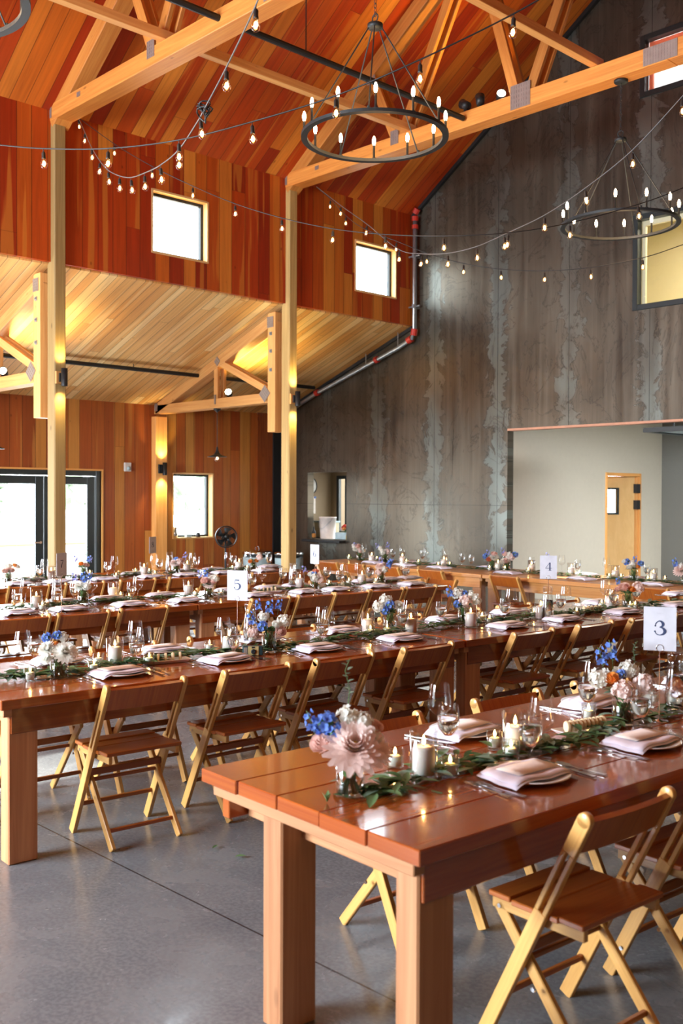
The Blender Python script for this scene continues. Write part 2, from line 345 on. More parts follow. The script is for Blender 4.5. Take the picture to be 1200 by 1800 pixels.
# ------------------------------------------------------------------ mesh helpers
class MB:
    def __init__(self): self.v = []; self.f = []; self.uv = []; self.t = []; self.mi = []; self.sm = []
    def quadmesh(self, vs, fs, uvs=None, tint=None, mi=0, smooth=False):
        o = len(self.v); self.v += [Vector(p) for p in vs]
        tint = random.random() if tint is None else tint
        for i, f in enumerate(fs):
            self.f.append([o+k for k in f]); self.t.append(tint); self.mi.append(mi); self.sm.append(smooth)
            self.uv.append(uvs[i] if uvs else [(0, 0)]*len(f))
    def obox(self, c, ax, hs, tint=None, mi=0, taper=None):
        """oriented box: centre, three unit axes, half sizes; grain runs along the longest axis"""
        c = Vector(c); ax = [Vector(a).normalized() for a in ax]
        li = max(range(3), key=lambda i: hs[i]); ou, ov = random.random()*30, random.random()*30
        vs = [c+ax[0]*hs[0]*a+ax[1]*hs[1]*b+ax[2]*hs[2]*d for a in (-1, 1) for b in (-1, 1) for d in (-1, 1)]
        loc = [(hs[0]*a, hs[1]*b, hs[2]*d) for a in (-1, 1) for b in (-1, 1) for d in (-1, 1)]
        fs = [(0, 1, 3, 2), (4, 6, 7, 5), (0, 4, 5, 1), (2, 3, 7, 6), (0, 2, 6, 4), (1, 5, 7, 3)]
        uvs = []
        for k, f in enumerate(fs):
            fa = k//2; oth = [i for i in range(3) if i != fa]
            if li in oth: u = li; v = [i for i in oth if i != li][0]
            else: u, v = oth
            e = .12*k
            uvs.append([(loc[i][u]*(1 if li in oth else .25)+ou, loc[i][v]+ov+e) for i in f])
        self.quadmesh(vs, fs, uvs, tint, mi)
    def box(self, x0, x1, y0, y1, z0, z1, **k):
        self.obox(((x0+x1)/2, (y0+y1)/2, (z0+z1)/2), ((1, 0, 0), (0, 1, 0), (0, 0, 1)), ((x1-x0)/2, (y1-y0)/2, (z1-z0)/2), **k)
    def bar(self, a, b, w, h, side=(0, 1, 0), **k):
        """bar from a to b; w across the side direction, h across the other"""
        a, b = Vector(a), Vector(b); d = (b-a); s = Vector(side); s = (s-d.normalized()*s.dot(d.normalized())).normalized()
        n = d.normalized().cross(s)
        self.obox((a+b)/2, (d, s, n), (d.length/2, w/2, h/2), **k)
    def lathe(self, prof, n=20, c=(0, 0, 0), mi=0, smooth=True, axis=None, tint=.5):
        c = Vector(c); R = Matrix.Identity(3)
        if axis is not None: R = Vector((0, 0, 1)).rotation_difference(Vector(axis)).to_matrix()
        vs = []; fs = []
        for r, z in prof:
            for i in range(n): vs.append(c+R@Vector((r*math.cos(2*PI*i/n), r*math.sin(2*PI*i/n), z)))
        for j in range(len(prof)-1):
            for i in range(n): fs.append((j*n+i, j*n+(i+1) % n, (j+1)*n+(i+1) % n, (j+1)*n+i))
        self.quadmesh(vs, fs, None, tint, mi, smooth)
    def cyl(self, a, b, r, n=12, mi=0, r2=None, tint=.5):
        a, b = Vector(a), Vector(b); l = (b-a).length; r2 = r if r2 is None else r2
        self.lathe([(0, 0), (r, 0), (r, 0), (r2, l), (r2, l), (0, l)], n, a, mi, False, b-a, tint)
    def tube(self, pts, r, n=6, mi=0):
        pts = [Vector(p) for p in pts]; vs = []; fs = []
        up = Vector((.13, .21, 1))
        for i, p in enumerate(pts):
            d = (pts[min(i+1, len(pts)-1)]-pts[max(i-1, 0)]).normalized()
            x = d.cross(up).normalized(); y = d.cross(x)
            for k in range(n): vs.append(p+x*r*math.cos(2*PI*k/n)+y*r*math.sin(2*PI*k/n))
        for j in range(len(pts)-1):
            for k in range(n): fs.append((j*n+k, j*n+(k+1) % n, (j+1)*n+(k+1) % n, (j+1)*n+k))
        fs.append(tuple(range(n))[::-1]); fs.append(tuple((len(pts)-1)*n+k for k in range(n)))
        self.quadmesh(vs, fs, None, .5, mi, True)
    def ball(self, c, r, n=10, m=7, mi=0, sz=1.0):
        self.lathe([(r*math.sin(PI*j/m), -r*sz*math.cos(PI*j/m)) for j in range(m+1)], n, c, mi)
    def mesh(self, name, mats, bevel=0.0):
        me = bpy.data.meshes.new(name); me.from_pydata([tuple(v) for v in self.v], [], self.f)
        uvl = me.uv_layers.new(name='UVMap'); flat = [c for u in self.uv for p in u for c in p]
        uvl.data.foreach_set('uv', flat)
        at = me.attributes.new('tint', 'FLOAT', 'FACE'); at.data.foreach_set('value', self.t)
        me.polygons.foreach_set('material_index', self.mi); me.polygons.foreach_set('use_smooth', self.sm)
        for m in (mats if isinstance(mats, (list, tuple)) else [mats]): me.materials.append(m)
        if bevel:
            bm = bmesh.new(); bm.from_mesh(me)
            ed = [e for e in bm.edges if len(e.link_faces) == 2 and e.calc_face_angle(0) > .6]
            bmesh.ops.bevel(bm, geom=ed, offset=bevel, segments=1, affect='EDGES', clamp_overlap=True)
            bm.to_mesh(me); bm.free()
        me.update(); return me
    def build(self, name, mats, parent=None, bevel=0.0):
        return link(name, self.mesh(name, mats, bevel), parent)
def link(name, me, parent=None, loc=None, rot=None):
    o = bpy.data.objects.new(name, me); C.objects.link(o); o.parent = parent
    if loc is not None: o.location = loc
    if rot is not None: o.rotation_euler = rot
    return o
LABELS = {}
def tag(o, label, cat, group=None, kind=None):
    n = len(label.split()); assert 4 <= n <= 16, (n, label)
    if group is None: assert label not in LABELS, label
    LABELS[label] = 1
    o['label'] = label; o['category'] = cat
    if group: o['group'] = group
    if kind: o['kind'] = kind
    return o
def empty(name, loc, rz=0.0):
    o = bpy.data.objects.new(name, None); C.objects.link(o); o.location = loc; o.rotation_euler = (0, 0, rz); o.empty_display_size = .1
    return o
def thing(name, label, cat, loc=(0, 0, 0), rz=0.0, group=None):
    return tag(empty(name, loc, rz), label, cat, group)
KIDS = {}
def copy_tree(o, parent=None):
    c = o.copy(); C.objects.link(c); c.parent = parent
    for ch in KIDS[o.name]: copy_tree(ch, c)
    return c
def remember(o):
    KIDS[o.name] = list(o.children)
    for ch in o.children: remember(ch)
def structure(o): o['kind'] = 'structure'; return o

class Proto:
    """first use places the original, later uses place copies of it and its parts"""
    def __init__(self, maker): self.root = maker(); self.used = False; remember(self.root)
    def put(self, label, cat, loc, rz=0.0, group=None, scale=None):
        o = self.root if not self.used else copy_tree(self.root)
        self.used = True; o.location = loc; o.rotation_euler = (0, 0, rz)
        if scale: o.scale = (scale,)*3
        return tag(o, label, cat, group)
NTH = ['first', 'second', 'third', 'fourth', 'fifth', 'sixth', 'seventh', 'eighth', 'ninth', 'tenth', 'eleventh', 'twelfth', 'thirteenth', 'fourteenth', 'fifteenth', 'sixteenth', 'seventeenth', 'eighteenth', 'nineteenth', 'twentieth']

# ------------------------------------------------------------------ building dimensions (metres)
YS = 11.636            # inner face of the steel end wall
XP = -10.46            # hall face of the posts
XW = -10.54            # face of the high boarded wall
XO = -13.74            # face of the outer boarded wall
YB = -6.0              # rear gable
RIDGE = -4.9; SL = .683; EZ = 6.06
def roof_z(x): return EZ+SL*((x if x < RIDGE else 2*RIDGE-x)+10.46)
def aisle_z(x): return 4.31-.372*(-10.54-x)
TRUSS_Y = [9.04, 5.555, 2.07, -1.415, -4.9]

def wall_boxes(mb, plane, c0, c1, a0, a1, z0, ztop, holes):
    """wall slab across plane ('x' or 'y'), from c0 to c1 thick, along a0..a1; ztop may be a function; holes (a0,a1,z0,z1)"""
    cuts = sorted({a0, a1, *[h[0] for h in holes], *[h[1] for h in holes]} | ({RIDGE} if callable(ztop) and a0 < RIDGE < a1 else set()))
    zt = ztop if callable(ztop) else (lambda a: ztop)
    for p, q in zip(cuts, cuts[1:]):
        hs = sorted([(h[2], h[3]) for h in holes if h[0] <= p+1e-6 and h[1] >= q-1e-6])
        z = z0; segs = []
        for h0, h1 in hs:
            if h0 > z: segs.append((z, h0, z, h0))
            z = h1
        segs.append((z, zt(p+1e-5), z, zt(q-1e-5)))
        for zp0, zp1, zq0, zq1 in segs:
            P = [(p, zp0), (q, zq0), (q, zq1), (p, zp1)]
            vs = [((c, a, z) if plane == 'x' else (a, c, z)) for c in (c0, c1) for a, z in P]
            fs = [(0, 1, 2, 3), (7, 6, 5, 4), (0, 4, 5, 1), (1, 5, 6, 2), (2, 6, 7, 3), (3, 7, 4, 0)]
            mb.quadmesh(vs, fs, None, .5)

# floor
mb = MB(); mb.box(-14.2, 4.6, YB-.2, 16.3, -.2, 0); structure(mb.build('floor', M['concrete']))
# main roof: two slopes
for nm, sgn in (('ceiling', 1), ('ceiling_east', -1)):
    mb = MB(); xa = XP-.35 if sgn > 0 else 2*RIDGE-XP+.35
    pts = []
    for x in (xa, RIDGE):
        for t in (0, .18): pts.append((x, roof_z(x)+t))
    vs = [(x, y, z) for y in (YB-.2, YS+.2) for x, z in pts]
    mb.quadmesh(vs, [(0, 2, 6, 4), (1, 5, 7, 3), (0, 4, 5, 1), (2, 3, 7, 6), (0, 1, 3, 2), (4, 6, 7, 5)], None, .5)
    structure(mb.build(nm, M['roof_wood']))
# high boarded wall above the aisle, two windows in view and two more beyond the frame
WIN = [(6.89, 7.74, 4.64, 5.42), (10.37, 11.25, 4.67, 5.42), (3.4, 4.25, 4.64, 5.42), (-.1, .75, 4.64, 5.42)]
NOTCH = [(y, y+.145, 4.31, 5.88) for y in (9.04, 5.555, 2.07, -1.415, -4.9)]
mb = MB(); wall_boxes(mb, 'x', XW-.16, XW, YB, YS, 4.31, roof_z(XW)+.05, WIN+NOTCH)
structure(mb.build('wall_clerestory', M['wall_wood']))
# opposite high wall
mb = MB(); wall_boxes(mb, 'x', 2*RIDGE-XW, 2*RIDGE-XW+.16, YB, YS, 4.31, roof_z(XW)+.05, [])
structure(mb.build('wall_clerestory_east', M['bounce_cut']))
# aisle ceilings
for nm, sg in (('ceiling_aisle', 1), ('ceiling_aisle_east', -1)):
    mb = MB(); X = lambda x: x if sg > 0 else 2*RIDGE-x
    vs = [(X(x), y, aisle_z(x)+t) for y in (YB-.2, YS+.2) for x in (-14.1, -10.60) for t in (0, .16)]
    mb.quadmesh(vs, [(0, 2, 6, 4), (1, 5, 7, 3), (0, 4, 5, 1), (2, 3, 7, 6), (0, 1, 3, 2), (4, 6, 7, 5)], None, .5)
    structure(mb.build(nm, M['aisle_wood']))
# outer wall: terrace doors, small window, and wide doors further along towards the camera
mb = MB(); wall_boxes(mb, 'x', XO-.2, XO, YB, YS, 0, 3.16, [(6.22, 8.08, 0, 2.05), (9.38, 10.2, .97, 2.05), (0.0, 4.0, 0, 2.4)])
structure(mb.build('wall_west', M['outer_wood']))
mb = MB(); wall_boxes(mb, 'x', 2*RIDGE-XO, 2*RIDGE-XO+.2, YB, YS, 0, 3.16, [])
structure(mb.build('wall_east', M['bounce_cut']))
# rear gable behind the camera with the big sliding doors open
def gable_top(x):
    if XW-.1 < x < 2*RIDGE-XW+.1: return roof_z(x)+.05
    return aisle_z(x if x < RIDGE else 2*RIDGE-x)+.05
mb = MB()
wall_boxes(mb, 'y', YB-.2, YB, XW, 2*RIDGE-XW, 0, gable_top, [(-9.6, -4.2, 0, 4.4)])
wall_boxes(mb, 'y', YB-.2, YB, -14.0, XW-.11, 0, gable_top, []); wall_boxes(mb, 'y', YB-.2, YB, 2*RIDGE-XW+.11, 4.2, 0, gable_top, [])
structure(mb.build('wall_south', M['outer_wood']))
# steel end wall
OPEN = (-8.73, -3.2, 0, 2.64); WLO = (-6.77, -3.3, 4.05, 5.26); WHI = (-6.69, -3.6, 6.72, 7.50); PASS = (-12.97, -12.01, .95, 2.08)
mb = MB(); T = .14
wall_boxes(mb, 'y', YS, YS+T, XW, 2*RIDGE-XW, 0, gable_top, [OPEN, WLO, WHI])
wall_boxes(mb, 'y', YS, YS+T, -13.95, XW-.11, 0, gable_top, [PASS]); wall_boxes(mb, 'y', YS, YS+T, XW-.11, XW, 0, 4.35, [])
wall_boxes(mb, 'y', YS, YS+T, 2*RIDGE-XW, 4.2, 0, gable_top, [])
structure(mb.build('wall_north', M['steel']))
# dark angle trim where the roof boards meet the steel, copper line over the opening, corner trim
mb = MB()
mb.bar((XW-.02, YS-.03, roof_z(XW)-.03), (RIDGE, YS-.03, roof_z(RIDGE)-.03), .05, .07, side=(0, 1, 0)); structure(mb.build('trim_1', M['black']))
mb = MB(); mb.box(OPEN[0], OPEN[1], YS-.004, YS+T, OPEN[3]-.03, OPEN[3]); structure(mb.build('trim_2', M['copper']))
mb = MB(); mb.box(XO, XO+.05, YS-.16, YS, 0, 3.1); structure(mb.build('trim_3', M['black']))
mb = MB(); mb.box(XO, XO+.02, YS-.5, YS-.16, 0, 3.15); structure(mb.build('trim_4', M['table']))
mb = MB(); mb.bar((XW, YS-.02, 4.28), (XO, YS-.02, 3.1), .04, .05); structure(mb.build('trim_5', M['black']))

# black window frames with panes and pale wooden reveals
def window(n, x, y0, y1, z0, z1, depth, fr=.055, trim=.02, sill=True):
    root = empty('window_%d' % n, (x-depth, (y0+y1)/2, z0)); structure(root)
    hw = (y1-y0)/2; h = z1-z0
    mb = MB()
    for a, b, c, d in ((-hw, -hw+fr, 0, h), (hw-fr, hw, 0, h), (-hw+fr, hw-fr, 0, fr), (-hw+fr, hw-fr, h-fr, h)):
        mb.box(-.02, .04, a, b, c, d)
    mb.build('window_frame', M['black_frame'], root, .003)
    mb = MB(); mb.box(0, .008, -hw+fr, hw-fr, fr, h-fr); mb.build('pane', M['glass_pane'], root)
    mb = MB()
    mb.box(.045, depth+.006, -hw-.004, -hw+trim, 0, h); mb.box(.045, depth+.006, hw-trim, hw+.004, 0, h)
    mb.box(.045, depth+.006, -hw+trim, hw-trim, h-trim, h+.004); mb.box(.045, depth+.006, -hw+trim, hw-trim, -.004, trim)
    mb.build('reveal', M['reveal'], root)
    return root
window(1, XW, *WIN[0], .13); window(2, XW, *WIN[1], .13); window(3, XW, *WIN[2], .13); window(4, XW, *WIN[3], .13)
window(5, XO, 9.38, 10.2, .97, 2.05, .16)
# interior windows of the upper floor in the steel wall
def win_y(n, x0, x1, z0, z1, rev):
    root = empty('window_%d' % n, ((x0+x1)/2, YS+.05, z0)); structure(root); hw = (x1-x0)/2; h = z1-z0; fr = .07
    mb = MB()
    for a, b, c, d in ((-hw, -hw+fr, 0, h), (hw-fr, hw, 0, h), (-hw+fr, hw-fr, 0, fr), (-hw+fr, hw-fr, h-fr, h)): mb.box(a, b, -.07, .04, c, d)
    mb.build('window_frame', M['black_frame'], root, .004)
    mb = MB(); mb.box(-hw+fr, hw-fr, .0, .008, fr, h-fr); mb.build('pane', M['glass_pane'], root)
    mb = MB()
    mb.box(-hw+fr, -hw+fr+.05, .045, .085, 0, h); mb.box(-hw+fr+.05, hw-fr, .045, .085, h-.06-fr, h-fr)
    mb.build('reveal', rev, root)
win_y(6, *WLO, M['cream_wall']); win_y(7, *WHI, M['coral_petal'])
# room behind the steel wall: upper floor
def slab(name, x0, x1, y0, y1, z0, z1, m): mb = MB(); mb.box(x0, x1, y0, y1, z0, z1); return structure(mb.build(name, m))
slab('wall_upper_room', -9.0, -2.4, 14.4, 14.5, 3.4, 5.9, M['cream_wall']); slab('wall_loft', -9.0, -2.4, 13.6, 13.7, 6.0, 9.2, M['white_wall'])
slab('wall_upper_left', -9.1, -9.0, YS+.14, 14.5, 3.4, 9.2, M['cream_wall']); slab('wall_upper_right', -2.5, -2.4, YS+.14, 14.5, 3.4, 9.2, M['cream_wall'])
slab('floor_upper', -9.1, -2.4, YS+.14, 14.5, 3.3, 3.4, M['cream_wall']); slab('floor_loft', -9.1, -2.4, YS+.14, 14.5, 5.9, 6.0, M['white_wall'])
slab('ceiling_loft', -9.1, -2.4, YS+.14, 14.5, 9.2, 9.3, M['white_wall'])
area('upper_room_fill', (-5.6, 13.0, 5.8), (0, 0, 0), 2.0, 1.0, 190, (1.0, .90, .68)); area('loft_fill', (-5.6, 12.8, 9.1), (0, 0, 0), 2.0, 1.0, 180, (.95, .95, 1.0))  # fill lights added to brighten the rooms behind the glass, no fixtures modelled
# alcove behind the opening
DO = (14.21, 15.3, 0, 2.07)
mb = MB(); wall_boxes(mb, 'x', -8.83, -8.73, YS+.14, 16.1, 0, 3.0, [DO]); structure(mb.build('wall_alcove_left', M['grey_wall']))
slab('wall_alcove_back', -8.83, -2.6, 16.0, 16.1, 0, 3.0, M['panel_grey']); slab('ceiling_alcove', -8.83, -2.6, YS+.14, 16.1, 3.0, 3.1, M['grey_wall'])
slab('wall_alcove_right', -2.7, -2.6, YS+.14, 16.0, 0, 3.0, M['grey_wall'])
area('alcove_fill', (-4.2, 13.4, 2.95), (0, 0, 0), 1.6, 1.6, 480, (.96, .97, 1.0))  # unseen fill light added to brighten the alcove walls
# room beyond the alcove door
slab('wall_store_back', -11.0, -10.9, 12.6, 16.8, 0, 2.6, M['white_wall']); slab('ceiling_store', -11.0, -8.83, 12.6, 16.8, 2.6, 2.7, M['white_wall'])
area('store_lamp', (-9.9, 14.2, 2.55), (0, 0, 0), .8, 1.2, 26, (1, .97, .92))
d = structure(empty('door_2', (-8.73, 14.21, 0)))
mb = MB(); w = DO[1]-DO[0]
mb.box(-.1, .015, 0, .05, 0, 2.07); mb.box(-.1, .015, w-.05, w, 0, 2.07); mb.box(-.1, .015, .05, w-.05, 2.02, 2.07); mb.box(-.10, -.015, w-.09, w-.05, 0, 2.02)
mb.build('door_frame', M['oak_trim'], d, .003)
hx, hy = -.06, w-.12; ang = math.radians(12)
dx, dy = -math.sin(ang)*.9, -math.cos(ang)*.9
u = Vector((dx, dy, 0)).normalized(); nrm = Vector((-u.y, u.x, 0))
def leafpt(a, z): return Vector((hx, hy, z))+u*a
mb = MB()
for a0, a1, z0, z1 in ((0, .40, .01, 2.02), (.68, .92, .01, 2.02), (.40, .68, .01, 1.42), (.40, .68, 1.80, 2.02)):
    mb.obox(leafpt((a0+a1)/2, (z0+z1)/2), (u, nrm, (0, 0, 1)), ((a1-a0)/2, .02, (z1-z0)/2), tint=.5)
lf = mb.build('door_panel', M['door_leaf'], d)
mb = MB()
for a0, a1, z0, z1 in ((.37, .40, 1.39, 1.83), (.68, .71, 1.39, 1.83), (.40, .68, 1.39, 1.42), (.40, .68, 1.80, 1.83)):
    mb.obox(leafpt((a0+a1)/2, (z0+z1)/2), (u, nrm, (0, 0, 1)), ((a1-a0)/2, .026, (z1-z0)/2), tint=.5)
mb.build('window_trim', M['black_frame'], lf)
mb = MB(); mb.obox(leafpt(.54, 1.61), (u, nrm, (0, 0, 1)), (.14, .004, .19)); mb.build('window_pane', M['glass_pane'], lf)
for z in (1.82, 1.55):
    mb = MB(); mb.obox((hx+.05, hy+.02, z), ((1, 0, 0), (0, 1, 0), (0, 0, 1)), (.035, .05, .075)); mb.build('hinge', M['black'], d)
t = thing('electrical_panel', 'grey metal electrical panel on the dark alcove back wall', 'electrical panel', (-6.9, 15.995, .95))
mb = MB(); mb.box(-.6, .6, -.03, 0, 0, 1.2); mb.build('cabinet', M['panel_grey'], t, .004)
mb = MB(); mb.box(-.5, .5, -.04, -.03, .12, 1.08); p = mb.build('panel_door', M['panel_blue'], t, .003); p['label'] = 'paler blue-grey panel door'
for z in (.25, .6, .95): mb = MB(); mb.cyl((-.47, -.055, z), (-.47, -.04, z), .012, 8); mb.build('latch', M['chrome'], p)
# black framed glazed panel hung under the lintel, seen edge-on
t = thing('overhead_panel', 'black framed glazed overhead panel at the top right of the alcove opening', 'panel', (-5.1, 12.2, 2.50))
mb = MB()
for a in ((-1.55, 1.55, -.5, -.44), (-1.55, 1.55, .6, .66), (-1.55, -1.49, -.44, .6), (1.49, 1.55, -.44, .6)): mb.box(*a, 0, .06)
mb.build('frame', M['black_frame'], t); mb = MB(); mb.box(-1.49, 1.49, -.44, .6, .02, .03); mb.build('pane', M['tray_blue'], t)
for x in (-1.4, 1.4): mb = MB(); mb.box(x-.01, x+.01, .0, .02, .06, .5); mb.build('hanger', M['black_frame'], t)

# terrace doors
d = structure(empty('door_1', (XO-.08, 7.15, 0)))
mb = MB(); mb.box(-.05, .06, -.93, -.85, 0, 2.05); mb.box(-.05, .06, .85, .93, 0, 2.05); mb.box(-.05, .06, -.85, .85, 1.97, 2.05); mb.build('door_frame', M['black_frame'], d, .003)
mb = MB(); mb.box(.06, .10, .93, .955, 0, 2.05); mb.box(.06, .10, -.93, .955, 2.05, 2.075); mb.build('door_trim', M['oak_trim'], d)
for sg in (-1, 1):
    a, b = (-.84, -.005) if sg < 0 else (.005, .84)
    mb = MB(); f = .125
    mb.box(-.02, .03, a, a+f, .01, 1.96); mb.box(-.02, .03, b-f, b, .01, 1.96); mb.box(-.02, .03, a+f, b-f, .01, .24); mb.box(-.02, .03, a+f, b-f, 1.84, 1.96)
    lf = mb.build('door_leaf', M['black_frame'], d, .003)
    mb = MB(); mb.box(0, .01, a+f, b-f, .24, 1.84); mb.build('pane', M['glass_pane'], lf)
    mb = MB(); y = -.07 if sg < 0 else .07
    mb.cyl((.03, y, .98), (.075, y, .98), .02, 10); mb.bar((.075, y, .98), (.075, y+.1*sg, .98), .02, .02, side=(0, 0, 1)); mb.build('handle', M['chrome'], lf)

# ------------------------------------------------------------------ kitchen seen through the pass-through
slab('wall_kitchen_left', -13.62, -13.56, YS+.14, 14.0, 0, 2.7, M['kitchen_brown'])
mb = MB(); wall_boxes(mb, 'y', 12.75, 12.81, -13.56, -9.6, 0, 2.7, [(-13.42, -11.3, .98, 2.05)]); structure(mb.build('wall_kitchen_back', M['kitchen_brown']))
slab('ceiling_kitchen', -13.6, -9.6, YS+.14, 12.8, 2.7, 2.8, M['white_wall']); slab('wall_kitchen_right', -9.6, -9.5, YS+.14, 12.8, 0, 2.7, M['kitchen_brown'])
d = structure(empty('window_8', (-12.36, 12.78, .98)))
mb = MB()
for a in ((-1.06, -1.0, 0, 1.07), (1.0, 1.06, 0, 1.07), (-1.0, 1.0, 0, .06), (-1.0, 1.0, 1.01, 1.07), (-.84, -.79, .06, 1.01), (0, .05, .06, 1.01)): mb.box(a[0], a[1], -.03, .03, a[2], a[3])
mb.build('window_frame', M['black_frame'], d); mb = MB(); mb.box(-1, 1, 0, .006, .06, 1.01); mb.build('pane', M['glass_pane'], d)
area('kitchen_lamp', (-11.8, 12.2, 2.65), (0, 0, 0), .6, .4, 9, (1, .9, .75))
t = thing('counter', 'dark serving counter under the pass-through opening', 'counter', (-12.49, YS+.25, 0))
mb = MB(); mb.box(-.95, .9, -.09, .45, 0, .88); mb.build('cabinet', M['kitchen_brown'], t); mb = MB(); mb.box(-.47, .47, -.4, -.26, .90, .94); mb.box(-.98, .92, -.1, .5, .88, .94); mb.build('countertop', M['black'], t, .004)
CZ = .945
t = thing('bucket', 'white plastic bucket with wire handle standing in the kitchen pass-through', 'bucket', (-12.70, 11.86, CZ))
mb = MB(); mb.lathe([(0, 0), (.125, 0), (.125, .0), (.145, .35), (.152, .352), (.152, .375), (.14, .375), (.12, .01), (0, .01)], 24); mb.build('pail', M['bucket'], t)
mb = MB(); mb.tube([(.15*math.cos(a), -.15*abs(math.sin(a))-.005, .33-.16*math.sin(a)**2) for a in [PI*i/12+PI for i in range(13)]], .003, 5); mb.build('handle', M['pipe'], t)
t = thing('flower_tray', 'pale blue plastic tray of pink and red flowers beside the bucket', 'tray', (-12.22, 11.88, CZ))
mb = MB(); mb.box(-.2, .16, -.12, .12, 0, .12); mb.build('tub', M['tray_blue'], t, .01)
for i in range(9):
    mb = MB(); mb.ball((random.uniform(-.16, .12), random.uniform(-.08, .08), .17+random.random()*.05), .028+random.random()*.014, 8, 6); mb.build('flower', M[random.choice(['coral_petal', 'blush_petal', 'red', 'orange_petal'])], t)
mb = MB(); [mb.cyl((random.uniform(-.15, .12), random.uniform(-.07, .07), .1), (random.uniform(-.17, .14), random.uniform(-.08, .08), .19), .004, 5) for i in range(14)]; mb.build('stems', M['stem'], t)
t = thing('wall_clock', 'round white clock on the brown kitchen wall', 'clock', (-13.555, 12.22, 1.86))
mb = MB(); mb.lathe([(0, 0), (.15, 0), (.15, .03), (.135, .035), (.135, .022), (0, .022)], 28, axis=(1, 0, 0)); mb.build('case', M['black'], t)
mb = MB(); mb.lathe([(0, .024), (.134, .024), (.134, .026), (0, .026)], 28, axis=(1, 0, 0)); fc = mb.build('dial', M['white_wall'], t)
mb = MB(); mb.bar((.03, 0, 0), (.03, .05, .06), .006, .004); mb.bar((.03, 0, 0), (.03, -.02, -.1), .005, .004); mb.build('hands', M['black'], fc)
t = tag(link('paper_sheet', None), 'white paper sheet taped with blue tape under the kitchen clock', 'paper') if False else thing('paper_sheet', 'white paper sheet taped with blue tape under the kitchen clock', 'paper', (-13.555, 12.22, 1.36))
mb = MB(); mb.box(0, .004, -.13, .13, 0, .31); mb.build('sheet', M['bucket'], t)
for y, z in ((-.12, .29), (.12, .29), (0, .0)): mb = MB(); mb.box(.004, .007, y-.025, y+.025, z-.015, z+.02); mb.build('tape', M['blue_petal'], t)
t = thing('storage_box', 'cream storage box on the counter behind the white bucket', 'box', (-13.25, 12.35, CZ))
mb = MB(); mb.box(-.2, .2, -.12, .12, 0, .26); mb.build('carton', M['cream_wall'], t, .004); mb = MB(); mb.box(-.21, .21, -.13, .13, .26, .29); mb.build('lid', M['tray_blue'], t)
t = thing('bottle', 'small dark bottle with amber label left of the bucket', 'bottle', (-12.90, 11.72, CZ))
mb = MB(); mb.lathe([(0, 0), (.033, 0), (.033, .11), (.012, .15), (.012, .2), (0, .2)], 16); mb.build('body', M['black'], t); mb = MB(); mb.lathe([(.034, .02), (.034, .09)], 16); mb.build('sticker', M['orange_petal'], t)
t = thing('jar', 'small amber jar at the right end of the kitchen pass-through', 'jar', (-12.045, 11.70, CZ))
mb = MB(); mb.lathe([(0, 0), (.03, 0), (.03, .07), (.024, .085), (.024, .085), (0, .085)], 14); mb.build('body', M['yellow'], t); mb = MB(); mb.lathe([(.026, .085), (.026, .1), (0, .1)], 14); mb.build('lid', M['cream_wall'], t)

# ------------------------------------------------------------------ posts
def wood_post(name, label, x0, x1, y0, y1, z0, z1, m, loose=.012, group=None):
    t = thing(name, label, 'post', ((x0+x1)/2, (y0+y1)/2, z0), 0, group)
    mb = MB(); mb.box(-(x1-x0)/2, (x1-x0)/2, -(y1-y0)/2, (y1-y0)/2, 0, z1-z0); mb.build('shaft', m, t, loose); return t
PY = {0: 'rough timber post between the two high windows, nearer the steel wall', 1: 'rough timber post in front of the terrace doors'}
for i, y in enumerate(TRUSS_Y):
    wood_post('timber_post', PY.get(i, '%s rough timber post behind the picture edge along the high wall' % NTH[i].capitalize()), XP-.17, XP, y, y+.145, 0, 5.88, M['post'])
for i, y in enumerate(TRUSS_Y[:3]):
    wood_post('timber_post', '%s rough timber post of the opposite row, right of the picture' % NTH[i].capitalize(), 2*RIDGE-XP, 2*RIDGE-XP+.17, y, y+.145, 0, 5.88, M['post'])
t = wood_post('wall_pilaster', 'flat orange timber pilaster on the outer wall left of the small window', XO, XO+.12, 8.98, 9.2, 0, 2.93, M['oak_trim'], .004)
